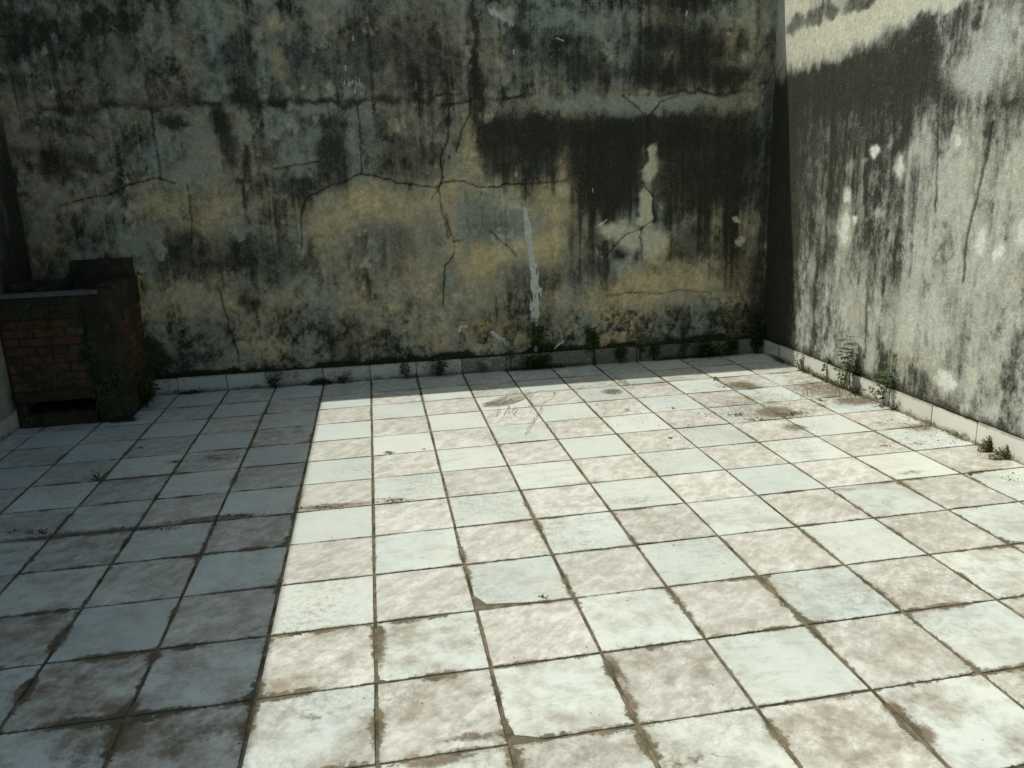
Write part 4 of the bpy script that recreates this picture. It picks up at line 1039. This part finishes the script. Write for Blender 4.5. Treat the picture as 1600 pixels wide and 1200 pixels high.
# at the tub
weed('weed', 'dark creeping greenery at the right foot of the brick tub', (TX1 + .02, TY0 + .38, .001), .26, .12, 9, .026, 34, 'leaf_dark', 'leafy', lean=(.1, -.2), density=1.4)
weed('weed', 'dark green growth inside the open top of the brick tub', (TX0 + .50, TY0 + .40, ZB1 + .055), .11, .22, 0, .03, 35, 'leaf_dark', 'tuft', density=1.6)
weed('moss_cushion', 'moss cushion on the floor at the front corner of the brick tub', (TX1 - .03, TY0 - .006, .001), .06, .10, 0, .014, 36, 'moss', 'tuft')

def fringe(label, spots, mats, seed):
    r = random.Random(seed); m = MB()
    for (p, nrm, amt) in spots:
        for _ in range(amt):
            b = Vector(p) + Vector((r.gauss(0, .035) * abs(nrm[1]) + nrm[0] * abs(r.gauss(0, .012)), r.gauss(0, .035) * abs(nrm[0]) + nrm[1] * abs(r.gauss(0, .012)), 0))
            h = r.uniform(.006, .05) * (1.6 if r.random() < .12 else 1)
            tip = b + Vector((r.uniform(-.5, .5) * h + nrm[0] * h * .5, r.uniform(-.5, .5) * h + nrm[1] * h * .5, h))
            if r.random() < .4: m.tube([b, b.lerp(tip, .5) + Vector((0, 0, h * .1)), tip], .0010, .0005, 3)
            m.leaf(b.lerp(tip, r.uniform(.2, 1)), Vector((r.uniform(-1, 1) + nrm[0], r.uniform(-1, 1) + nrm[1], r.uniform(-.1, .9))), (0, 0, 1), r.uniform(.008, .024), r.uniform(.006, .014), .2)
    tag(m.build('weed_fringe', M[mats]), label, 'moss', kind='stuff')
rf = random.Random(90)
spots = []
x = WL + .85
while x < WR - .03:
    d_ = fbm(np.array([x * 2.6]), np.array([4.2]), 3, 8)[0]
    w_ = (.5 if x < 0 else .9) + (1.2 if x > 1.0 else 0)
    spots.append(((x, rear_y(x) - ST - .006, .0), (0, -1), int(max(0, (d_ - .36) * 46 * w_))))
    if x > .9: spots.append(((x, rear_y(x) - ST * .6, SK + .004), (0, -1), int(max(0, (d_ - .42) * 34))))
    x += .028
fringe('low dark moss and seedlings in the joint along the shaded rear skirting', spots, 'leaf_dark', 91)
spots = []
y = -.35
while y > -3.4:
    d_ = fbm(np.array([y * 3.1]), np.array([1.7]), 3, 18)[0]
    spots.append(((WR - ST - .006, y, .0), (-1, 0), int(max(0, (d_ - .40) * (60 if y > -1.9 else 34)))))
    y -= .028
fringe('low green and straw seedlings in the joint along the sunlit skirting', spots, 'leaf_yellow', 92)

# ------------------------------------------------------------------ dried stems and litter
def flat_path(pts, seed, jit=.004, lift=.0022):
    r = random.Random(seed); out = []
    P = [on_floor(*p) for p in pts]
    for a, b in zip(P[:-1], P[1:]):
        for k in range(4):
            q = a + (b - a) * k / 4
            out.append((q[0] + r.uniform(-jit, jit), q[1] + r.uniform(-jit, jit), lift))
    out.append((P[-1][0], P[-1][1], lift))
    return out
r = random.Random(71)
m = MB()
for k in range(60):                                          # the fan
    x0 = r.uniform(752, 800); y0 = 634 + r.uniform(-4, 3) - (x0 - 752) * .06
    L = r.uniform(14, 52)
    m.tube(flat_path([(x0, y0), (x0 + L * .45, y0 - L * .12 + r.uniform(-1.5, 1.5)), (x0 + L, y0 - L * .42 + r.uniform(-3, 3))], k), .0015, .0006, 4)
for k in range(9):
    x0 = r.uniform(775, 810); y0 = r.uniform(634, 640)
    m.tube(flat_path([(x0, y0), (x0 - r.uniform(-6, 8), y0 + 9), (x0 - r.uniform(-4, 12), y0 + r.uniform(12, 20))], 60 + k), .0018, .0008, 4)
for pts in [[(838, 612), (858, 610), (868, 615), (862, 624), (846, 631), (832, 633)], [(834, 635), (840, 645), (832, 658), (826, 670), (820, 679)], [(848, 634), (843, 646), (836, 658), (829, 671), (822, 680)],
            [(832, 616), (826, 628), (831, 642)], [(800, 626), (822, 618), (836, 612)], [(866, 612), (866, 618)], [(848, 637), (846, 643)]]:
    m.tube(flat_path(pts, len(m.v), .010), .0012, .0007, 4); m.tube(flat_path(pts, len(m.v) + 1, .014), .0010, .0006, 4)
dw = m.build('dried_weed', M['dry_print'])
tag(dw, 'flattened dried weed stems fanned out on the sunlit tiles below the white smear', 'dried weed')
m = MB()
for k in range(14):
    x0 = r.uniform(1250, 1330); y0 = r.uniform(606, 626); L = r.uniform(10, 40)
    a = Vector(on_floor(x0, y0)); b = Vector(on_floor(x0 - L * .6, y0 + L * .35)); a.z = b.z = .003
    mid = a.lerp(b, .5); mid.z = r.uniform(.01, .10)
    m.tube([a, a.lerp(mid, .55) + Vector((0, 0, mid.z * .25)), mid, mid.lerp(b, .5) + Vector((0, 0, mid.z * .2)), b], .0014, .0007, 4)
tag(m.build('dead_stems', M['dry']), 'arching dead brown stems on the tiles beside the tall feathery weed', 'dead stems')

m = MB()
def flake(x, y, s_, z=.0015):
    a = r.uniform(0, 6.28); n = r.choice((4, 5, 6)); el = r.uniform(.3, .8); tl = r.uniform(-.25, .25)
    pts = []
    for k in range(n):
        q = 6.2832 * k / n; rr = s_ * r.uniform(.6, 1.15)
        u, w = math.cos(q) * rr, math.sin(q) * rr * el
        pts.append((x + u * math.cos(a) - w * math.sin(a), y + u * math.sin(a) + w * math.cos(a), z + s_ * .25 + u * tl + r.uniform(0, s_ * .3)))
    c_ = (x, y, z)
    m.add([c_] + pts, [(0, i + 1, (i + 1) % n + 1) for i in range(n)])
for (px, py, rx, ry, cnt, s_) in [(1150, 648, 16, 4, 40, .008), (1105, 648, 26, 5, 16, .007), (1190, 656, 34, 3, 34, .007), (1240, 648, 26, 5, 50, .009), (1166, 604, 26, 5, 30, .006), (1130, 605, 14, 2.5, 22, .007), (1390, 628, 18, 5, 60, .009),
                                (1345, 617, 18, 6, 60, .008), (1280, 626, 14, 2.5, 26, .008), (1268, 590, 24, 10, 40, .006), (1000, 640, 90, 30, 30, .006), (1080, 690, 120, 30, 26, .006), (950, 600, 60, 12, 24, .006), (1200, 600, 60, 25, 60, .005),
                                (1420, 665, 60, 10, 40, .006), (1490, 690, 60, 16, 30, .006), (1385, 697, 10, 2, 6, .008), (1430, 694, 12, 3, 8, .008), (980, 640, 5, 3, 8, .007), (1050, 638, 6, 2, 10, .006), (1000, 615, 200, 15, 40, .005),
                                (608, 708, 9, 2, 26, .007), (662, 702, 3, 1.5, 4, .008), (1048, 685, 4, 2, 6, .008), (1290, 658, 100, 30, 22, .005), (1580, 750, 20, 12, 20, .006), (1516, 742, 4, 3, 6, .009), (340, 716, 45, 8, 60, .006),
                                (275, 722, 22, 4, 40, .006), (220, 700, 3, 2, 5, .008), (150, 750, 26, 3, 26, .006), (60, 832, 60, 5, 70, .007), (230, 826, 60, 4, 60, .007), (380, 806, 60, 3, 60, .007), (500, 793, 60, 3, 50, .006),
                                (610, 782, 40, 4, 34, .006), (460, 990, 20, 3, 14, .005), (700, 590, 200, 8, 60, .006), (930, 575, 120, 6, 60, .006), (1120, 562, 70, 6, 50, .006), (430, 612, 60, 8, 26, .005), (850, 930, 10, 8, 3, .008),
                                (800, 1000, 500, 150, 40, .0035), (300, 800, 250, 100, 40, .004), (1200, 800, 300, 100, 40, .004)]:
    for _ in range(int(cnt * 2.2)):
        a = r.uniform(0, 6.283); q = r.random() ** .8
        f_ = on_floor(px + math.cos(a) * q * rx, py + math.sin(a) * q * ry)
        if f_[0] < WL + .03 or f_[0] > WR - .03 or f_[1] > rear_y(f_[0]) - .03 or f_[1] < -7.0: continue
        flake(f_[0], f_[1], s_ * (.35 + 1.0 * r.random() ** 2))
tag(m.build('leaf_litter', M['litter']), 'brown leaf crumbs and soil bits strewn over the terrace tiles', 'litter', kind='stuff')
